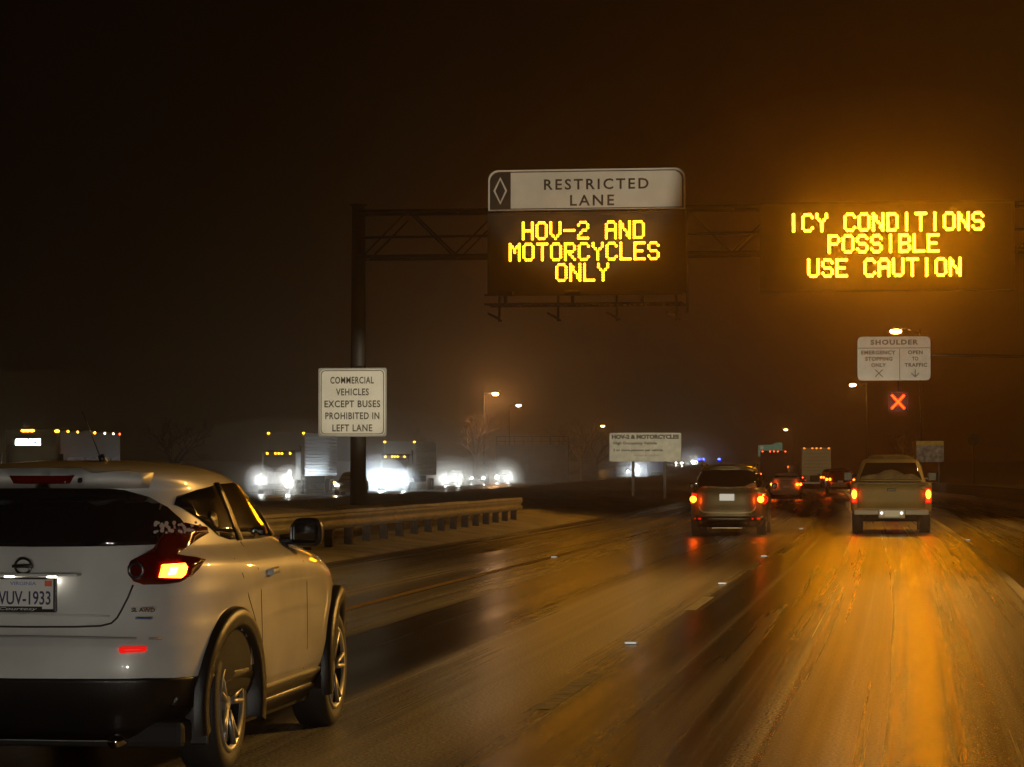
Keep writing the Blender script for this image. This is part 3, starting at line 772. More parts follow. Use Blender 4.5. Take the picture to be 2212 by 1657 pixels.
# panel gaps of the tailgate
def gapline(pts, wdt=.008, nm='tailgate_gap', m='gap_shadow', off=.0015):
    if m not in M: M[m] = mat(m, (.03, .026, .022), .8)
    for a0, a1 in zip(pts, pts[1:]):
        d = Vector((a1[0]-a0[0], a1[1]-a0[1])).normalized(); nx, nz_ = -d.y*wdt/2, d.x*wdt/2
        yield [(a0[0]+nx, a0[1]+nz_), (a1[0]+nx, a1[1]+nz_), (a1[0]-nx, a1[1]-nz_), (a0[0]-nx, a0[1]-nz_)]
def ribbon(pts, wdt):
    up = []; dn = []
    for i, p in enumerate(pts):
        a = pts[max(i-1, 0)]; c = pts[min(i+1, len(pts)-1)]
        d = Vector((c[0]-a[0], c[1]-a[1])).normalized(); up.append((p[0]-d.y*wdt/2, p[1]+d.x*wdt/2)); dn.append((p[0]+d.y*wdt/2, p[1]-d.x*wdt/2))
    return up+dn[::-1]
M['gap_shadow'] = mat('gap_shadow', (.03, .026, .022), .8)
gp = [(.515, .955), (.50, .90), (.475, .84), (.455, .80), (.43, .775), (.38, .762), (.25, .757), (0, .755)]
patch('tailgate_gap', jb, ribbon(gp+[(-a, c) for a, c in gp[::-1][1:]], .009), 'rear', M['gap_shadow'], car, off=.002, thick=.003, step=.08)
patch('bumper_crease_shade', jb, ribbon([(-.66, .700), (-.3, .708), (0, .71), (.3, .708), (.66, .700)], .012), 'rear', mat('crease_shade', (.30, .29, .27), .6), car, off=.0015, thick=.002, step=.08)  # grey strip paints the shade of the bumper crease
patch('tailgate_ledge', jb, [(-.42, .802), (0, .810), (.42, .802), (.42, .812), (0, .822), (-.42, .812)], 'rear', M['white_paint'], car, off=.016, thick=.02, step=.06)
# spoiler lip, third brake light, washer
patch('spoiler', jb, [(-.50, 1.473), (-.36, 1.483), (0, 1.488), (.36, 1.483), (.50, 1.473), (.49, 1.445), (.36, 1.448), (0, 1.450), (-.36, 1.448), (-.49, 1.445)], 'rear', M['white_paint'], car, off=.035, thick=.05, step=.05)
patch('high_brake_light', jb, [(-.155, 1.480), (.165, 1.480), (.145, 1.452), (-.135, 1.452)], 'rear', M['red_dark'], car, off=.040, thick=.01, step=.05)
patch('washer_nozzle', jb, [(.185, 1.472), (.202, 1.472), (.202, 1.455), (.185, 1.455)], 'rear', M['black_plastic'], car, off=.044, thick=.01)
b = B(); tube(b, (.16, .80, 1.555), (.10, .66, 1.80), .0035, .002, 6); tube(b, (.165, .83, 1.54), (.16, .79, 1.575), .022, .016, 12); mk('roof_aerial', b, M['black_plastic'], car, True)
# plate, frame, lamps, emblem
pl = thing('tmp', None, None); bpy.data.objects.remove(pl)
b = B(); box(b, -.142, .198, .035, .062, .826, .992, .008)
P_ = mk('plate_frame', b, M['black_plastic'], car); P_.location.x = -.032
b = B(); box(b, -.128, .184, .031, .0345, .842, .984); mk('license_plate', b, M['plate_white'], P_)
text('plate_number', 'WUV-1933', .288, .066, M['ink_blue'], P_, .028, .0305, .895, off=.012)
text('state_name', 'VIRGINIA', .13, .017, M['sky_blue'], P_, .035, .0305, .964, off=.01)
b = B(); box(b, -.125, -.092, .0275, .0308, .951, .978); mk('sticker', b, M['sticker_y'], P_)
b = B(); box(b, .143, .178, .0275, .0308, .951, .978); mk('sticker', b, M['sticker_r'], P_)
b = B(); box(b, -.105, .130, .0275, .0308, .828, .854, .001); mk('frame_banner', b, M['black_plastic'], P_)
text('frame_lettering', 'Courtesy', .19, .018, M['plate_white'], P_, .012, .0272, .841, off=.005, shear=.3)
b = B(); box(b, -.21, .27, .03, .11, .999, 1.012, .004); mk('plate_lamp_housing', b, M['white_paint'], car)
for x in (-.075, .135):
    b = B(); box(b, x-.02, x+.02, .05, .075, .9915, .9985); mk('plate_lamp', b, M['plate_light'], car)
b = B()
lathe(b, [(0, .034), (.008, .040), (0, .046)], 28)
for v in b.verts: v.co = Vector((v.co.y-.008, .062-v.co.x, v.co.z*.92+1.045))
box(b, -.060, .044, .048, .058, 1.037, 1.053, .003); mk('emblem', b, M['badge'], car, True)
text('badge', 'SL AWD', .115, .020, M['badge'], car, .60, .022, .842, off=.01, ext=.006)
b = B(); box(b, .56, .64, .020, .032, .797, .803, .001); mk('blue_badge', b, M['badge_blue'], car)
for sg in (1, -1):
    patch('reflector', jb, [(sg*a, c) for a, c in ((.475, .655), (.485, .635), (.60, .64), (.60, .665), (.49, .665))], 'rear', M['refl_red_glow'], car, off=.008, thick=.012, step=.05)
for ya in (.78, 3.31):
    for sg in (1, -1): make_wheel(car, sg*.842, ya, .338, .338, .232, .21, sg)
    b = B(); tube(b, (-.7, ya, .33), (.7, ya, .33), .05); mk('axle', b, M['well'], car)
for sg in (1, -1):
    b = B(); bmesh.ops.create_uvsphere(b, u_segments=24, v_segments=16, radius=1)
    for v in b.verts:
        c = v.co; f = lambda u: math.copysign(abs(u)**.62, u)
        v.co = Vector((sg*.885+f(c.x)*.088, 2.33+f(c.y)*.065*(1 if c.y > 0 else .5), 1.158+f(c.z)*.082))
    K_ = mk('mirror', b, M['black_plastic'], car, True)
    b = B(); box(b, sg*.78-.05, sg*.78+.06, 2.30, 2.36, 1.09, 1.13, .012); mk('mirror_foot', b, M['black_plastic'], K_)
    b = B(); box(b, min(sg*.80, sg*.955), max(sg*.80, sg*.955), 2.294, 2.300, 1.10, 1.21, .02); mk('mirror_glass', b, M['glass_dark'], K_)
# mud flaps
for sg in (1, -1):
    b = B(); box(b, sg*.76-.07, sg*.76+.07, .36, .385, .17, .42, .01); mk('mud_flap', b, M['black_plastic'], car)
# patches of road snow caught on the window corner
b = B()
for i in range(40):
    x, z = rnd.uniform(.55, .70), rnd.uniform(1.185, 1.235)
    hit, no, _, _ = jb.ray_cast(Vector((x, -3, z)), Vector((0, 1, 0)))
    if hit: disc(b, hit+no*.03, rnd.uniform(.004, .011), 6, th=.004)
mk('ice_specks', b, mat('ice', (.35, .30, .26), .5), car)['kind'] = 'stuff'
b = B(); box(b, -.32, .30, .20, .225, 1.152, 1.162, .004); mk('wiper', b, M['black_plastic'], car)

# ------------------------------------------------------------------ silver car ahead in the left lane
M['silver_paint'] = mat('silver_paint', (.15, .12, .07), .45, .3, coat=.5, var=.2, vscale=2)
M['champagne'] = mat('champagne_paint', (.36, .27, .11), .6, .0, coat=.0, var=.15, vscale=2)
M['tail_red'] = lamp('tail_red', (1, .09, .003), 30)
M['tail_glow'] = lamp('tail_lens_lit', (1, .02, .002), 1.0)
M['dark_red_paint'] = mat('dark_red_paint', (.10, .02, .015), .35, coat=.5)
M['bumper_light'] = mat('pale_bumper', (.5, .47, .42), .5)
def suv_levels(W, H, Lh, belt=1.05, sl=.55):
    return [(.22, W-.12, .12, Lh-.1, 5, 4), (.35, W-.02, .03, Lh-.02, 5, 4), (.55, W, 0, Lh, 5, 4), (.75, W, .03, Lh-.05, 5, 4), (.92, W-.015, .05, Lh-.25, 5, 4),
            (belt-.04, W-.04, .07, Lh-.9, 5, 4), (belt+.03, W-.09, .10, Lh-1.15, 4.6, 4), (belt+.25, W-.16, .17, Lh-1.55, 4.4, 4), (H-.22, W-.22, .17+.25*sl, Lh-1.9, 4.2, 4),
            (H-.10, W-.27, .16+.3*sl, Lh-2.1, 3.8, 3.6), (H-.04, W-.36, .30, Lh-2.25, 3.2, 3.2), (H, W-.58, .55, Lh-2.5, 2.8, 3)]
Y = 65.0
t = thing('silver_car', 'dull silver station wagon with white plate seen from behind, middle of the left lane', 'car', Vector((XX(1570, Y), Y, gz(Y)-.03)), heading(Y))
sb = shell_bm(suv_levels(.90, 1.66, 4.6), 40, 96); vb = bvh_of(sb)
cut_arches('body', sb, (.95, 3.6), .37, .34, .88, [M['silver_paint'], M['well']], t)
patch('rear_window', vb, [(-.66, 1.50), (-.3, 1.535), (.3, 1.535), (.66, 1.50), (.735, 1.28), (.70, 1.13), (0, 1.10), (-.70, 1.13), (-.735, 1.28)], 'rear', M['glass_dark'], t, off=.008)
M['dirty_snow'] = mat('dirty_window_snow', (.24, .19, .10), .8, var=.5, vscale=5)
patch('window_snow', vb, [(-.62, 1.13), (-.5, 1.165), (-.2, 1.15), (.1, 1.14), (.4, 1.16), (.55, 1.23), (.64, 1.24), (.66, 1.13), (0, 1.105)], 'rear', M['dirty_snow'], t, off=.014)
for sg in (1, -1):
    L_ = patch('tail_light', vb, [(sg*a, c) for a, c in ((.70, .99), (.80, 1.0), (.885, .985), (.89, .80), (.84, .74), (.76, .76), (.72, .86))], 'rear', M['tail_glow'], t, off=.012)
    q = B(); disc(q, (sg*.775, .015, .86), .075, 16, th=.03); mk('bulb', q, M['tail_red'], L_)
    patch('reflector', vb, [(sg*a, c) for a, c in ((.52, .395), (.75, .395), (.75, .435), (.52, .435))], 'rear', M['refl_red_glow'], t, off=.01)
    patch('side_window', vb, [(.45, 1.45), (2.7, 1.50), (3.15, 1.13), (.35, 1.13)], 'right' if sg > 0 else 'left', M['glass_dark'], t, off=.006, step=.15)
    q = B(); box(q, sg*.93-.01-.11*(sg < 0), sg*.93+.11*(sg > 0)+.01, 2.85, 3.0, 1.08, 1.22, .03); mk('mirror', q, M['black_plastic'], t)
q = B(); lamp_small = disc(q, (.835, .03, .955), .02, 10, th=.02); mk('marker_bulb', q, M['tail_red'], t)
b = B(); box(b, -.17, .17, .005, .022, .83, .985, .01); mk('license_plate', b, lamp('plate_glow', (1, .95, .78), .42), t)  # the light on the plate is put in as its own emission
patch('chrome_trim', vb, ribbon([(-.64, .68), (-.61, .61), (-.54, .565), (-.3, .55), (0, .548), (.3, .55), (.54, .565), (.61, .61), (.64, .68)], .03), 'rear', mat('trim_pale', (.55, .50, .38), .35, .3), t, off=.02)
patch('lower_bumper', vb, [(-.85, .47), (.85, .47), (.80, .23), (-.80, .23)], 'rear', M['black_plastic'], t, off=.02, thick=.04, step=.15)
b = B(); box(b, -.35, .35, .0, .05, .19, .215, .008); mk('skid_trim', b, MATS['trim_pale'], t)
for ya in (.95, 3.6):
    for sg in (1, -1): make_wheel(t, sg*.86, ya, .34, .34, .22, .21, sg, True)
for sg in (1, -1):
    b = B(); path(b, [(sg*.60, .6, 1.62), (sg*.62, .8, 1.68), (sg*.62, 2.4, 1.69), (sg*.60, 2.6, 1.64)], .018); mk('roof_rail', b, M['black_plastic'], t)
SUVX = t.location.x

# ------------------------------------------------------------------ pickup ahead in our lane
Y = 68.0; s = 6100/Y
t = thing('pickup_truck', 'tan pickup truck with snow on roof and rear window, seen from behind', 'pickup truck', Vector((XX(1925, Y), Y, gz(Y)-.06)), heading(Y))
PK = t.location.copy()
def rbox(x0, x1, y0, y1, z0, z1, bev): return box(B(), x0, x1, y0, y1, z0, z1, bev)
bd = [(.52, .88, .02, 1.9, 9, 9), (.60, .955, .0, 1.95, 9, 9), (.9, .97, .0, 1.95, 9, 9), (1.2, .965, .01, 1.95, 9, 9), (1.27, .95, .03, 1.92, 9, 9)]
sb = shell_bm(bd, 14, 80); bb = bvh_of(sb); cut_arches('cargo_bed', sb, (1.15,), .43, .40, .95, [M['champagne'], M['well']], t)
cab = [(.50, .90, 1.97, 5.5, 9, 5), (.7, .96, 1.97, 5.6, 9, 5), (1.05, .95, 1.97, 5.5, 9, 5), (1.22, .90, 2.0, 4.3, 8, 5), (1.30, .86, 2.02, 4.1, 7, 5), (1.55, .78, 2.10, 3.85, 6, 5), (1.75, .71, 2.18, 3.55, 5, 4.5), (1.82, .64, 2.28, 3.4, 4, 4), (1.86, .45, 2.5, 3.2, 3, 3)]
sb = shell_bm(cab, 30, 96); cb_ = bvh_of(sb); cut_arches('cab', sb, (4.75,), .43, .40, .95, [M['champagne'], M['well']], t)
patch('rear_window', cb_, [(-.60, 1.74), (.60, 1.74), (.70, 1.50), (.76, 1.32), (-.76, 1.32), (-.70, 1.50)], 'rear', M['glass_dark'], t, off=.008)
patch('window_snow', cb_, [(-.74, 1.33), (-.68, 1.42), (-.5, 1.45), (-.32, 1.46), (-.15, 1.55), (.02, 1.58), (.2, 1.53), (.33, 1.45), (.5, 1.47), (.62, 1.42), (.74, 1.33)], 'rear', M['dirty_snow'], t, off=.02)
sn = [(1.85, .62, 2.35, 3.3, 3, 3), (1.90, .50, 2.45, 3.1, 3, 3), (1.935, .40, 2.55, 3.0, 3, 3), (1.945, .2, 2.7, 2.9, 3, 3)]
mk('roof_snow', shell_bm(sn, 8, 40), M['dirty_snow'], t, True)
patch('tailgate', bb, [(-.80, 1.225), (.80, 1.225), (.80, .66), (-.80, .66)], 'rear', M['champagne'], t, off=.018, thick=.03, step=.2)
b = B(); box(b, -.10, .10, -.045, -.015, 1.06, 1.13, .012); mk('tailgate_handle', b, M['black_plastic'], t)
b = B(); box(b, -.86, .86, .02, .12, 1.235, 1.275, .01); mk('tailgate_cap', b, M['black_plastic'], t)
for sg in (1, -1):
    L_ = mk('tail_light', rbox(sg*.875-.075, sg*.875+.075, -.03, .14, .78, 1.13, .03), M['tail_glow'], t)
    q = B(); disc(q, (sg*.875, -.034, .99), .10, 16, sx=.62, sz=1.1, th=.02); mk('bulb', q, M['tail_red'], L_)
    q = B(); box(q, sg*1.05-.12, sg*1.05+.12, 3.7, 3.9, 1.28, 1.52, .03); box(q, min(sg*.86, sg*1.0), max(sg*.86, sg*1.0), 3.77, 3.82, 1.33, 1.37); mk('mirror', q, M['black_plastic'], t)
    mk('mud_flap', rbox(sg*.80-.13, sg*.80+.13, 1.62, 1.65, .18, .6, .0), M['black_plastic'], t)
for x0, x1 in ((-.88, -.31), (.33, .88)): mk('bumper', rbox(x0, x1, -.17, -.02, .50, .62, .02), MATS['pale_bumper'], t)
b = B(); box(b, -.305, .325, -.18, -.02, .42, .64, .02); mk('bumper_step', b, MATS['pale_bumper'], t)
b = B(); box(b, -.16, .18, -.19, -.181, .46, .60); mk('license_plate', b, M['plate_white'], t)
for x in (-.23, .24):
    q = B(); disc(q, (x, -.20, .545), .028, 12, th=.02); mk('plate_lamp', q, lamp('plate_lamp_lit', (1, .9, .65), 4), t)
text('badge', 'XLT', .12, .03, M['badge'], t, .62, -.02, .76) if False else None
for ya in (1.15, 4.75):
    for sg in (1, -1): make_wheel(t, sg*.93, ya, .39, .39, .22, .25, sg, True)
b = B(); box(b, -.6, .6, .3, 5.2, .35, .55, .03); tube(b, (-.8, 1.15, .39), (.8, 1.15, .39), .07); mk('chassis', b, M['well'], t)

# ------------------------------------------------------------------ cars farther ahead
def far_car(name, label, paint, dx, Y, z_off=0, W=.9, H=1.45, tail=True, rz=None, group=None, lamps='tail', pale=False):
    s = 6100/Y
    t = thing(name, label, 'car', Vector((XX(dx, Y), Y, gz(Y)+z_off)), heading(Y) if rz is None else rz, group)
    sb = shell_bm(suv_levels(W, H, 4.5, .92, 1), 24, 48); v_ = bvh_of(sb)
    cut_arches('body', sb, (.9, 3.55), .35, .32, W-.02, [paint, M['well']], t)
    if lamps == 'tail':
        patch('rear_window', v_, [(-.6, H-.16), (.6, H-.16), (.7, 1.0), (-.7, 1.0)], 'rear', M['glass_dark'], t, off=.01, step=.2)
        for sg in (1, -1):
            L_ = patch('tail_light', v_, [(sg*a, c) for a, c in ((.56, .90), (.86, .90), (.86, .72), (.56, .72))], 'rear', M['tail_glow'], t, off=.012, step=.2)
            for u in (.62, .80):
                q = B(); disc(q, (sg*u, .0, .81), .07, 12, th=.04); mk('bulb', q, M['tail_red'], L_)
        mk('license_plate', rbox(-.16, .16, .0, .03, .62, .74, 0), M['plate_white'], t)
        patch('bumper', v_, [(-.86, .62), (.86, .62), (.84, .36), (-.84, .36)], 'rear', MATS['pale_bumper'] if pale else paint, t, off=.025, step=.3)
    for sg in (1, -1):
        patch('side_window', v_, [(.7, H-.18), (2.6, H-.14), (3.0, 1.0), (.5, 1.0)], 'right' if sg > 0 else 'left', M['glass_dark'], t, off=.006, step=.3)
        mk('mirror', rbox(sg*.95-.09, sg*.95+.09, 2.8, 2.95, .95, 1.08, .02), M['black_plastic'], t)
    for ya in (.9, 3.55):
        for sg in (1, -1): make_wheel(t, sg*(W-.04), ya, .32, .32, .2, .2, sg, True)
    return t
far_car('white_sedan', 'low white sedan with paired tail lights half hidden by the silver car', MATS['pale_bumper'], 1698, 157, pale=True)
far_car('dark_car', 'dark red car with one bright tail light visible left of the pickup', M['dark_red_paint'], 1815, 170, .25, pale=True)
far_car('dark_car', 'dark car just beyond the dark red one, its left tail light showing', M['dark_red_paint'], 1797, 215, .3)

# box trucks ahead
M['box_dark'] = mat('truck_dark', (.05, .022, .012), .6, var=.3, vscale=1)
M['box_pale'] = mat('truck_pale', (.33, .29, .16), .55, var=.12, vscale=.6)
M['marker_red'] = lamp('marker_red', (1, .06, .006), 14)
M['marker_amber'] = lamp('marker_amber', (1, .42, .012), 30)
M['marker_amber_soft'] = lamp('marker_amber_soft', (1, .42, .05), 12)
def box_truck(label, m, dx, Y, zt, zb_, W, mk_z, first_amber, tails, L=8.0):
    s = 6100/Y; P = Vector((XX(dx, Y), Y, gz(Y))); t = thing('box_truck', label, 'truck', P, heading(Y))
    mk('cargo_box', rbox(-W/2, W/2, 0, L, zb_, zt, .04), m, t)
    d = mk('rear_door', rbox(-W/2+.12, W/2-.12, -.03, -.001, zb_+.12, zt-.22, .01), m, t)
    b = B()
    for i in range(1, 7): box(b, -W/2+.13, W/2-.13, -.036, -.031, zb_+.12+i*(zt-zb_-.34)/7-.01, zb_+.12+i*(zt-zb_-.34)/7+.01)
    mk('door_grooves', b, M['steel'], d)
    mk('cab', rbox(-W/2+.15, W/2-.15, L+.1, L+2.0, .5, 2.5, .2), m, t)
    mk('chassis', rbox(-.5, .5, .1, L+1.6, .55, zb_-.01, 0), M['well'], t)
    mk('rear_bumper', rbox(-W/2+.1, W/2-.1, .0, .12, .45, .58, .02), MATS['pale_bumper'] if m is M['box_pale'] else M['steel'], t)
    for i, x in enumerate((-1.05, -.36, 0, .36, 1.05)):
        q = B(); disc(q, (x*W/2.5, -.02, mk_z), .05, 10, sx=1.2, sz=.9, th=.03); mk('marker_lamp', q, M['marker_amber_soft'] if (first_amber and i == 0 and False) else M['marker_red'], t)
    for x, z, r_ in tails:
        q = B(); disc(q, (x, -.04, z), r_, 12, th=.03); mk('tail_light', q, M['marker_red'] if r_ < .08 else M['tail_red'], t)
    for ya in (1.6, L+1.2):
        for sg in (1, -1): make_wheel(t, sg*(W/2-.05), ya, .45, .45, .26, .3, sg, True)
    return t
box_truck('dark box truck with red marker lights under the green sign', M['box_dark'], 1672, 262, CH+32/23.3+.5-.02, 1.0, 2.5, CH+31/23.3+.45, True, ((-1.2, 1.25, .06), (1.2, 1.25, .10), (1.3, 1.25, .06), (1.28, 1.88, .05)))
box_truck('pale box truck with orange marker lights ahead of the pickup', M['box_pale'], 1764, 244, CH+38/25+.5, 1.15, 2.5, CH+38/25+.45, False, ((-1.05, .78, .06), (-1.2, .98, .05)))

# ------------------------------------------------------------------ oncoming traffic
M['head_white'] = lamp('headlamp_white', (.95, 1, .94), 340)
M['head_cool'] = lamp('headlamp_cool', (.78, .92, 1), 620)
M['head_far'] = lamp('headlamp_far', (.93, 1, .97), 700)
M['head_soft'] = lamp('headlamp_soft', (1, .93, .75), 120)
M['sign_lit'] = lamp('destination_lit', (.80, .95, 1), 9)
M['screen_blue'] = lamp('interior_blue', (.07, .20, .42), 1.0)
M['screen_blue2'] = lamp('fare_screen', (.12, .42, .80), 2.0)
M['cab_dark'] = mat('cab_dark', (.06, .055, .05), .4, coat=.4)
M['trailer_alu'] = mat('trailer_aluminium', (.62, .66, .70), .32, .55)
M['blue_beacon'] = lamp('blue_beacon', (.02, .04, 1), 60)
M['bus_paint'] = mat('bus_paint', (.05, .03, .015), .4, coat=.3)
def lampdisc(bm, x, z, r, y=-.02, sx=1, sz=1): return disc(bm, (x, y, z), r, 14, sx=sx, sz=sz, th=.03)
# local frame of oncoming vehicles: the front faces -y (towards us), x to our right
def ribbed(bm, x, y0, y1, z0, z1, n, d=.07, sgn=1):
    for i in range(n):
        z = z0+(z1-z0)*i/n; h = (z1-z0)/n
        p = [(x, z), (x+sgn*d, z+h*.25), (x+sgn*d, z+h*.5), (x, z+h*.72)]
        a = [bm.verts.new((u, y0, v)) for u, v in p]; c = [bm.verts.new((u, y1, v)) for u, v in p]
        for k in range(3): bm.faces.new((a[k], c[k], c[k+1], a[k+1]))
    bmesh.ops.recalc_face_normals(bm, faces=bm.faces[:])
def big_truck(label, dx, Y, s, heads, zt, markers, trailer=True):
    P = Vector((XX(dx, Y), Y, gz(Y)-.05)); t = thing('semi_truck', label, 'truck', P, heading(Y), 'oncoming trucks')
    hood = mk('hood', rbox(-.95, .95, 0, 1.4, .55, 1.75, .15), M['cab_dark'], t)
    c = mk('cab', rbox(-1.15, 1.15, 1.42, 3.6, .6, 3.0, .15), M['cab_dark'], t)
    mk('windscreen', rbox(-1.0, 1.0, 1.395, 1.415, 1.85, 2.6, 0), M['glass_dark'], c)
    mk('grille', rbox(-.5, .5, -.04, -.003, .75, 1.55, .02), M['chrome'], hood)
    mk('front_bumper', rbox(-1.15, 1.15, -.12, -.045, .35, .68, .03), M['chrome'], t)
    for sg, (z_, r_, m_) in zip((-1, 1), heads):
        q = B(); lampdisc(q, sg*.90, z_, r_, -.13); mk('headlight', q, m_, t)
    for x in (-.78, -.22, 0, .22, .78):
        q = B(); lampdisc(q, x, 2.93-.15, .045, 1.38, 1.3, .8); mk('cab_marker', q, M['marker_amber'], t)
    L = 14.0
    tr = mk('trailer', rbox(-1.28, 1.28, 4.2, 4.2+L, 1.25, zt, .02), M['trailer_alu'], t)
    q = B(); ribbed(q, 1.281, 4.3, 4.1+L, 1.3, zt-.08, 12); mk('trailer_ribs', q, M['trailer_alu'], tr)
    for x in (-1.22, 1.22):
        q = B(); lampdisc(q, x, zt-.04, .05, 4.15, 1.4, .8); mk('roof_marker', q, M['marker_amber'], tr)
    q = B(); tube(q, (1.0, 2.0, .75), (1.0, 3.4, .75), .32, n=20); mk('fuel_tank', q, M['chrome'], t, True)
    q = B(); tube(q, (1.1, 3.72, 1.0), (1.1, 3.72, 3.3), .07, n=12); mk('exhaust_stack', q, M['chrome'], t, True)
    for ya in (.8, 3.2, 4.6, 15.5, 16.8):
        for sg in (1, -1): make_wheel(t, sg*1.22, ya, .5, .5, .29, .3, sg, True)
    mk('chassis', rbox(-.5, .5, .3, 17.5, .7, 1.2, 0), M['well'], t)
    return t
big_truck('leftmost oncoming truck pulling a ribbed silver trailer behind the column', 594, 184, 33.1, ((1.02, .13, M['head_white']), (1.02, .13, M['head_white'])), CH+75/33.1+.42, 1)
T2 = big_truck('oncoming truck with the brightest bluish headlight, right of the column', 848, 222, 27.5, ((1.0, .24, M['head_cool']), (.98, .12, M['head_cool'])), CH+55/27.5+.5, 1)
# fog lamps of the first truck
q = B(); lampdisc(q, .80, .62, .07, -.14); mk('fog_light', q, M['head_soft'], bpy.data.objects['semi_truck'])
# bus
Y = 125.0; s = 6100/Y
t = thing('bus', 'oncoming bus with lit white destination sign at the left edge', 'bus', Vector((XX(70, Y), Y, gz(Y)-.1)), heading(Y)+R(1.5))
L = 12.5; zt = CH+82/s+.35
bd_ = mk('body', rbox(-1.28, 1.28, 0, L, .38, zt, .12), M['bus_paint'], t)
mk('windscreen', rbox(-1.15, 1.15, -.03, -.002, 1.0, zt-.75, .01), M['glass_dark'], t)
mk('sign_box', rbox(-1.1, 1.1, -.035, -.002, zt-.72, zt-.25, .01), M['black_plastic'], t)
text('destination_sign', 'SERVICE', 58/s, 15/s, M['sign_lit'], t, -10/s, -.04, (CH-(953-1005)/s)-t.location.z, off=.09)
mk('interior_glow', rbox(-.95, -.2, -.038, -.031, 1.2, 2.0, 0), M['screen_blue'], t)
mk('interior_glow', rbox(.52, .82, -.038, -.031, 1.05, 1.95, 0), M['screen_blue'], t)
q = mk('fare_screen', rbox(.62, .86, -.046, -.039, 1.55, 1.78, 0), M['screen_blue2'], t)
for x, z in ((-.42, zt-.1), (-.22, zt-.1), (-.02, zt-.1), (1.15, zt-.12), (-.32, 1.75), (-.34, 1.30)):
    q = B(); lampdisc(q, x, z, .07, -.045, 1.5, .7); mk('marker_lamp', q, M['marker_amber'], t)
for i, (yy, mm) in enumerate(((1.5, 'marker_amber'), (3.4, 'marker_amber_soft'), (6.9, 'marker_amber'), (9.0, 'head_tiny'), (10.9, 'head_tiny'), (12.3, 'marker_red'))):
    if mm == 'head_tiny' and mm not in M: M[mm] = lamp(mm, (1, .75, .5), 12)
    q = B(); disc(q, (1.30, yy, zt-.12), .05, 10, ax='X', sx=2.5, sgn=1, th=.02); mk('side_marker', q, M[mm], t)
for i in range(6): mk('side_window', rbox(1.281, 1.295, 1.4+i*1.8, 2.95+i*1.8, 1.35, 2.25, 0), M['bus_win'] if 'bus_win' in M else mat('bus_win', (.10, .11, .14), .2, emit=(.10, .12, .18), es=.08), t)
for x in (-.9, .9):
    q = B(); lampdisc(q, x, .75, .10, -.03); mk('headlight', q, M['head_white'], t)
for ya in (2.6, 9.5):
    for sg in (1, -1): make_wheel(t, sg*1.2, ya, .48, .48, .29, .3, sg, True)
for sg in (1, -1): mk('mirror', rbox(sg*1.42-.1, sg*1.42+.1, -.3, -.15, 1.9, 2.4, .03), M['black_plastic'], t)
# oncoming cars
def oncoming(label, dx, Y, m, r_=.17, W=.9, H=1.5, sep=.66, zl_=.68, group='oncoming cars'):
    s = 6100/Y; t = thing('oncoming_car', label, 'car', Vector((XX(dx, Y), Y, gz(Y))), heading(Y), group)
    lv = [(l[0], l[1], 4.5-l[3], 4.5-l[2], l[5], l[4]) for l in suv_levels(W, H, 4.5, .92, 1)]
    sb = shell_bm(lv, 20, 40); v_ = bvh_of(sb)
    cut_arches('body', sb, (.95, 3.6), .35, .32, W-.02, [M['cab_dark'], M['well']], t)
    patch('windscreen', v_, [(-.62, H-.2), (.62, H-.2), (.74, 1.0), (-.74, 1.0)], 'rear', M['glass_dark'], t, off=.01, step=.25)
    mk('grille', rbox(-.4, .4, -.02, .03, .42, .62, .01), M['chrome'], t)
    for sg in (1, -1):
        q = B(); lampdisc(q, sg*sep, zl_, r_, -.04); mk('headlight', q, m, t)
        patch('side_window', v_, [(1.6, 1.0), (2.0, H-.16), (3.6, H-.2), (3.9, 1.0)], 'right' if sg > 0 else 'left', M['glass_dark'], t, off=.006, step=.3)
    for ya in (.95, 3.6):
        for sg in (1, -1): make_wheel(t, sg*(W-.04), ya, .32, .32, .2, .2, sg, True)
    return t
t = oncoming('oncoming car with an amber and white lamp, partly behind the column', 748, 176, M['head_soft'], .09)
q = B(); lampdisc(q, -.74, .80, .08, -.05); mk('turn_signal', q, M['marker_amber'], t)
oncoming('first oncoming car right of the bluish-lit truck, leftmost of three close pairs', 976, 283, M['head_white'])
oncoming('second of the three close pairs of oncoming headlights', 1032, 300, M['head_white'], .09)
oncoming('third and rightmost of the close oncoming headlight pairs', 1086, 322, M['head_white'])
# vehicles seen under and beside the HOV-2 sign
t = oncoming('oncoming van with dazzling light seen beneath the wide HOV-2 sign', 1366, 499, M['head_white'], .10, 1.0, 2.2, .80, .95)
q = B(); lampdisc(q, .95, 1.15, .24, -.06); mk('headlight', q, M['head_cool'], t)
Y = 520.0; s = 6100/Y
t = thing('semi_trailer', 'blue ribbed trailer right of the dazzling van under the HOV-2 sign', 'trailer', Vector((XX(1416, Y), Y, gz(Y))), heading(Y))
mk('cargo_box', rbox(-1.6, 1.6, .1, 12, .6, 3.0, .02), mat('trailer_blue', (.16, .24, .50), .4, .2), t)  # plain blue base colour
b = B()
for i in range(6): box(b, -1.6, 1.6, .03, .099, .75+i*.37, .85+i*.37)
mk('ribs', b, MATS['trailer_blue'], t)
q = B(); lampdisc(q, 1.6-.25, 2.9, .10, .01); mk('marker_lamp', q, M['head_tiny'], t)
for ya in (2, 9):
    for sg in (1, -1): make_wheel(t, sg*1.5, ya, .5, .5, .29, .3, sg, True)
oncoming('far oncoming car with clustered headlights right of the HOV-2 sign', 1466, 743, M['head_far'], .13, sep=.75)
oncoming('farthest bright oncoming car between the HOV-2 sign and the blue beacons', 1498, 800, M['head_far'], .20, sep=.15)
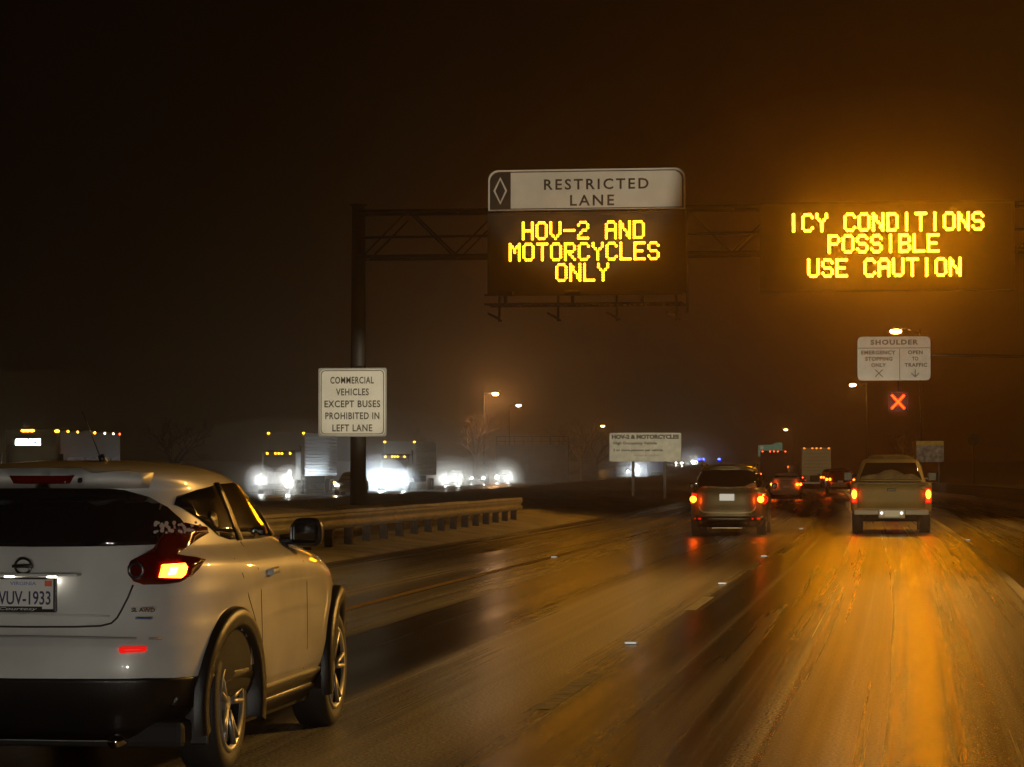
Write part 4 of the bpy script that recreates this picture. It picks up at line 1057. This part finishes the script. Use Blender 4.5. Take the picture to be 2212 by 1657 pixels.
def police(label, dx, Y, xs):
    s = 6100/Y; t = thing('emergency_vehicle', label, 'emergency vehicle', Vector((XX(dx, Y), Y, aim(dx, 992, Y).z-2.0)), heading(Y), None)
    mk('body', shell_bm(suv_levels(.95, 1.8, 4.8), 16, 32), M['cab_dark'], t, True)
    mk('light_bar', rbox(-.6, .6, 1.8, 2.1, 1.82, 1.94, .02), M['black_plastic'], t)
    for x in xs:
        q = B(); lampdisc(q, x, 2.0, .26, 1.78); mk('blue_beacon', q, M['blue_beacon'], t)
police('distant vehicle flashing a pair of small blue beacons beside the far headlights', 1515, 790, (-.6, .6))
police('distant vehicle flashing one larger blue beacon above the silver car', 1553, 790, (-.12, .14))

# ------------------------------------------------------------------ trees and the wall beyond
def tree(label, dx, Y, H, spread, seed, m, lean=0, depth=5, rad=.16):
    s = 6100/Y; q = random.Random(seed)
    t = thing('bare_tree', label, 'tree', Vector((XX(dx, Y), Y, gz(Y)-.1)))
    tb = B(); cb2 = B()
    def grow(p, d, L, r, lv):
        p2 = p+d*L
        tube(tb if lv < 2 else cb2, p, p2, r, r*.68, 6 if lv < 2 else 3, caps=False)
        if lv >= depth: return
        for i in range(q.choice((2, 3)) if lv else 4):
            a = Vector((q.uniform(-1, 1), q.uniform(-1, 1), q.uniform(-.25, .9))).normalized()
            nd = (d*.75+a*spread).normalized()
            grow(p+d*L*q.uniform(.55, 1), nd, L*q.uniform(.6, .82), r*.58, lv+1)
    grow(Vector((0, 0, 0)), Vector((lean, 0, 1)).normalized(), H*.30, rad, 0)
    mk('trunk', tb, m, t, True); mk('crown', cb2, m, t)
    return t
M['lamplit_bark'] = mat('lamplit_twigs', (.42, .30, .23), .8, var=.3, vscale=2)  # paler, pinkish bark: the street lamp's light is put into the colour
tree('pale bare tree painted as lamplit below the tall street lamp on the left', 1024, 385, 11.5, .85, 3, M['lamplit_bark'], .10, 7, .34)
tree('bare tree arching behind the pickup below the red X', 1960, 230, 7.2, .95, 11, M['bark'], -.05, 6, .2)
for i, (dx, Y, H) in enumerate(((1290, 420, 11), (1255, 400, 12), (1200, 430, 10), (905, 380, 9), (380, 240, 9))):
    tree(('dark bare tree left of the wide HOV-2 sign', 'tallest dark bare tree standing right of the far concrete wall', 'dark bare tree rising behind the far concrete wall',
          'dark bare tree above the oncoming truck with the bluish light', 'dark bare tree behind the bus at the left')[i], dx, Y, H, .8, 20+i, M['bark'], 0, 6, .22)
Y = 345.0; s = 6100/Y
t = thing('concrete_wall', 'faint low concrete wall with a top rail beyond the oncoming cars', 'wall', Vector((XX(1150, Y), Y, gz(Y)-.3)))
mk('wall_face', rbox(-80/s, 78/s, 0, .6, 0, 4.6, .03), M['concrete'], t)
mk('coping', rbox(-80/s-.1, 78/s+.1, -.1, .7, 4.602, 4.85, .02), M['concrete'], t)
b = B()
for i in range(9): tube(b, (-80/s+i*158/s/8, .3, 4.8), (-80/s+i*158/s/8, .3, 5.9), .03, n=6)
for z in (5.3, 5.9): tube(b, (-80/s, .3, z), (78/s, .3, z), .03, n=6)
mk('top_rail', b, M['steel'], t)
b = B()
for i in range(6): box(b, -80/s+1+i*1.45, -80/s+1.15+i*1.45, -.06, -.003, 0, 4.6)
mk('wall_ribs', b, M['concrete'], t)

# ------------------------------------------------------------------ added spray, halo volumes and haze
# spray volumes added round the oncoming traffic to hold the headlight glow
sm = bpy.data.materials.new('added_spray'); sm.use_nodes = True; t_ = sm.node_tree; t_.nodes.remove(t_.nodes['Principled BSDF'])
v = t_.nodes.new('ShaderNodeVolumePrincipled'); v.inputs['Color'].default_value = (.95, .95, .95, 1); v.inputs['Density'].default_value = .0045; v.inputs['Anisotropy'].default_value = .8
t_.links.new(v.outputs[0], t_.nodes['Material Output'].inputs['Volume'])
def spray(dx, dy, Y, rx_, ry_, rz__):
    b = B(); bmesh.ops.create_uvsphere(b, u_segments=24, v_segments=14, radius=1); p = aim(dx, dy, Y)
    for q in b.verts: q.co = Vector((q.co.x*rx_, q.co.y*ry_, q.co.z*rz__))
    o = mk('added_spray', b, sm, None, True); o.location = p
    tag(o, None, 'spray', kind='stuff')
for a in ((594, 1036, 184, 7, 16, 4.2), (848, 1030, 222, 9, 18, 5.5), (1030, 1035, 295, 12, 26, 5.5), (1375, 1015, 497, 10, 24, 8), (1480, 1000, 735, 14, 30, 9)): spray(*a)
# halo volumes added round lamps to imitate bloom; the low ones are wheel spray
def halo_spray(p, rx_, ry_, rz__, dens, g_, rz=0):
    m = bpy.data.materials.new('halo_spray_volume'); m.use_nodes = True; t_ = m.node_tree; t_.nodes.remove(t_.nodes['Principled BSDF'])
    v = t_.nodes.new('ShaderNodeVolumePrincipled'); v.inputs['Color'].default_value = (.97, .97, .97, 1); v.inputs['Density'].default_value = dens; v.inputs['Anisotropy'].default_value = g_
    t_.links.new(v.outputs[0], t_.nodes['Material Output'].inputs['Volume'])
    b = B(); bmesh.ops.create_uvsphere(b, u_segments=32, v_segments=20, radius=1)
    for q in b.verts: q.co = Vector((q.co.x*rx_, q.co.y*ry_, q.co.z*rz__))
    o = mk('halo_spray_volume', b, m, None, True); o.location = p; tag(o, None, 'snow', kind='stuff')
halo_spray(aim(1915, 532, 91.0), 9.0, 1.6, 5.2, .022, .5)
halo_spray(aim(1940, 868, 189), 1.0, .8, 1.0, .10, .3)
halo_spray(aim(1668, 1142, 66), .8, 3.0, .45, .05, .2)
halo_spray(aim(1500, 1146, 66), .6, 3.0, .40, .03, .2)
halo_spray(aim(2010, 1140, 69), .8, 3.2, .5, .035, .2)
halo_spray(aim(1845, 1140, 69), .7, 3.2, .45, .03, .2)
halo_spray(aim(1266, 548, 91.2), 4.2, .8, 2.4, .02, .5)
for dx, dy, Y, r_, d_ in ((563, 1040, 183, 1.15, .22), (624, 1040, 183, 1.15, .22), (821, 1042, 221, 2.3, .16), (875, 1042, 221, 1.3, .16), (976, 1038, 282, 2.6, .14), (1032, 1036, 299, 2.8, .14), (1084, 1038, 321, 2.8, .12), (1378, 1020, 497, 4.0, .08), (1498, 998, 797, 5, .05)):
    halo_spray(aim(dx, dy, Y), r_, r_, r_, d_, .6)
# haze added to spread the lamp glow, tinted orange to warm it
hz = B(); box(hz, -440, 345, -42, 1160, -1.7, 46)
hm = bpy.data.materials.new('haze'); hm.use_nodes = True; t_ = hm.node_tree; t_.nodes.remove(t_.nodes['Principled BSDF'])
v = t_.nodes.new('ShaderNodeVolumePrincipled'); v.inputs['Color'].default_value = (.95, .72, .42, 1); v.inputs['Density'].default_value = .0010; v.inputs['Anisotropy'].default_value = .9
t_.links.new(v.outputs[0], t_.nodes['Material Output'].inputs['Volume'])
o = mk('haze', hz, hm); tag(o, 'thin haze added over the road to spread lamp glow', 'haze', kind='stuff')
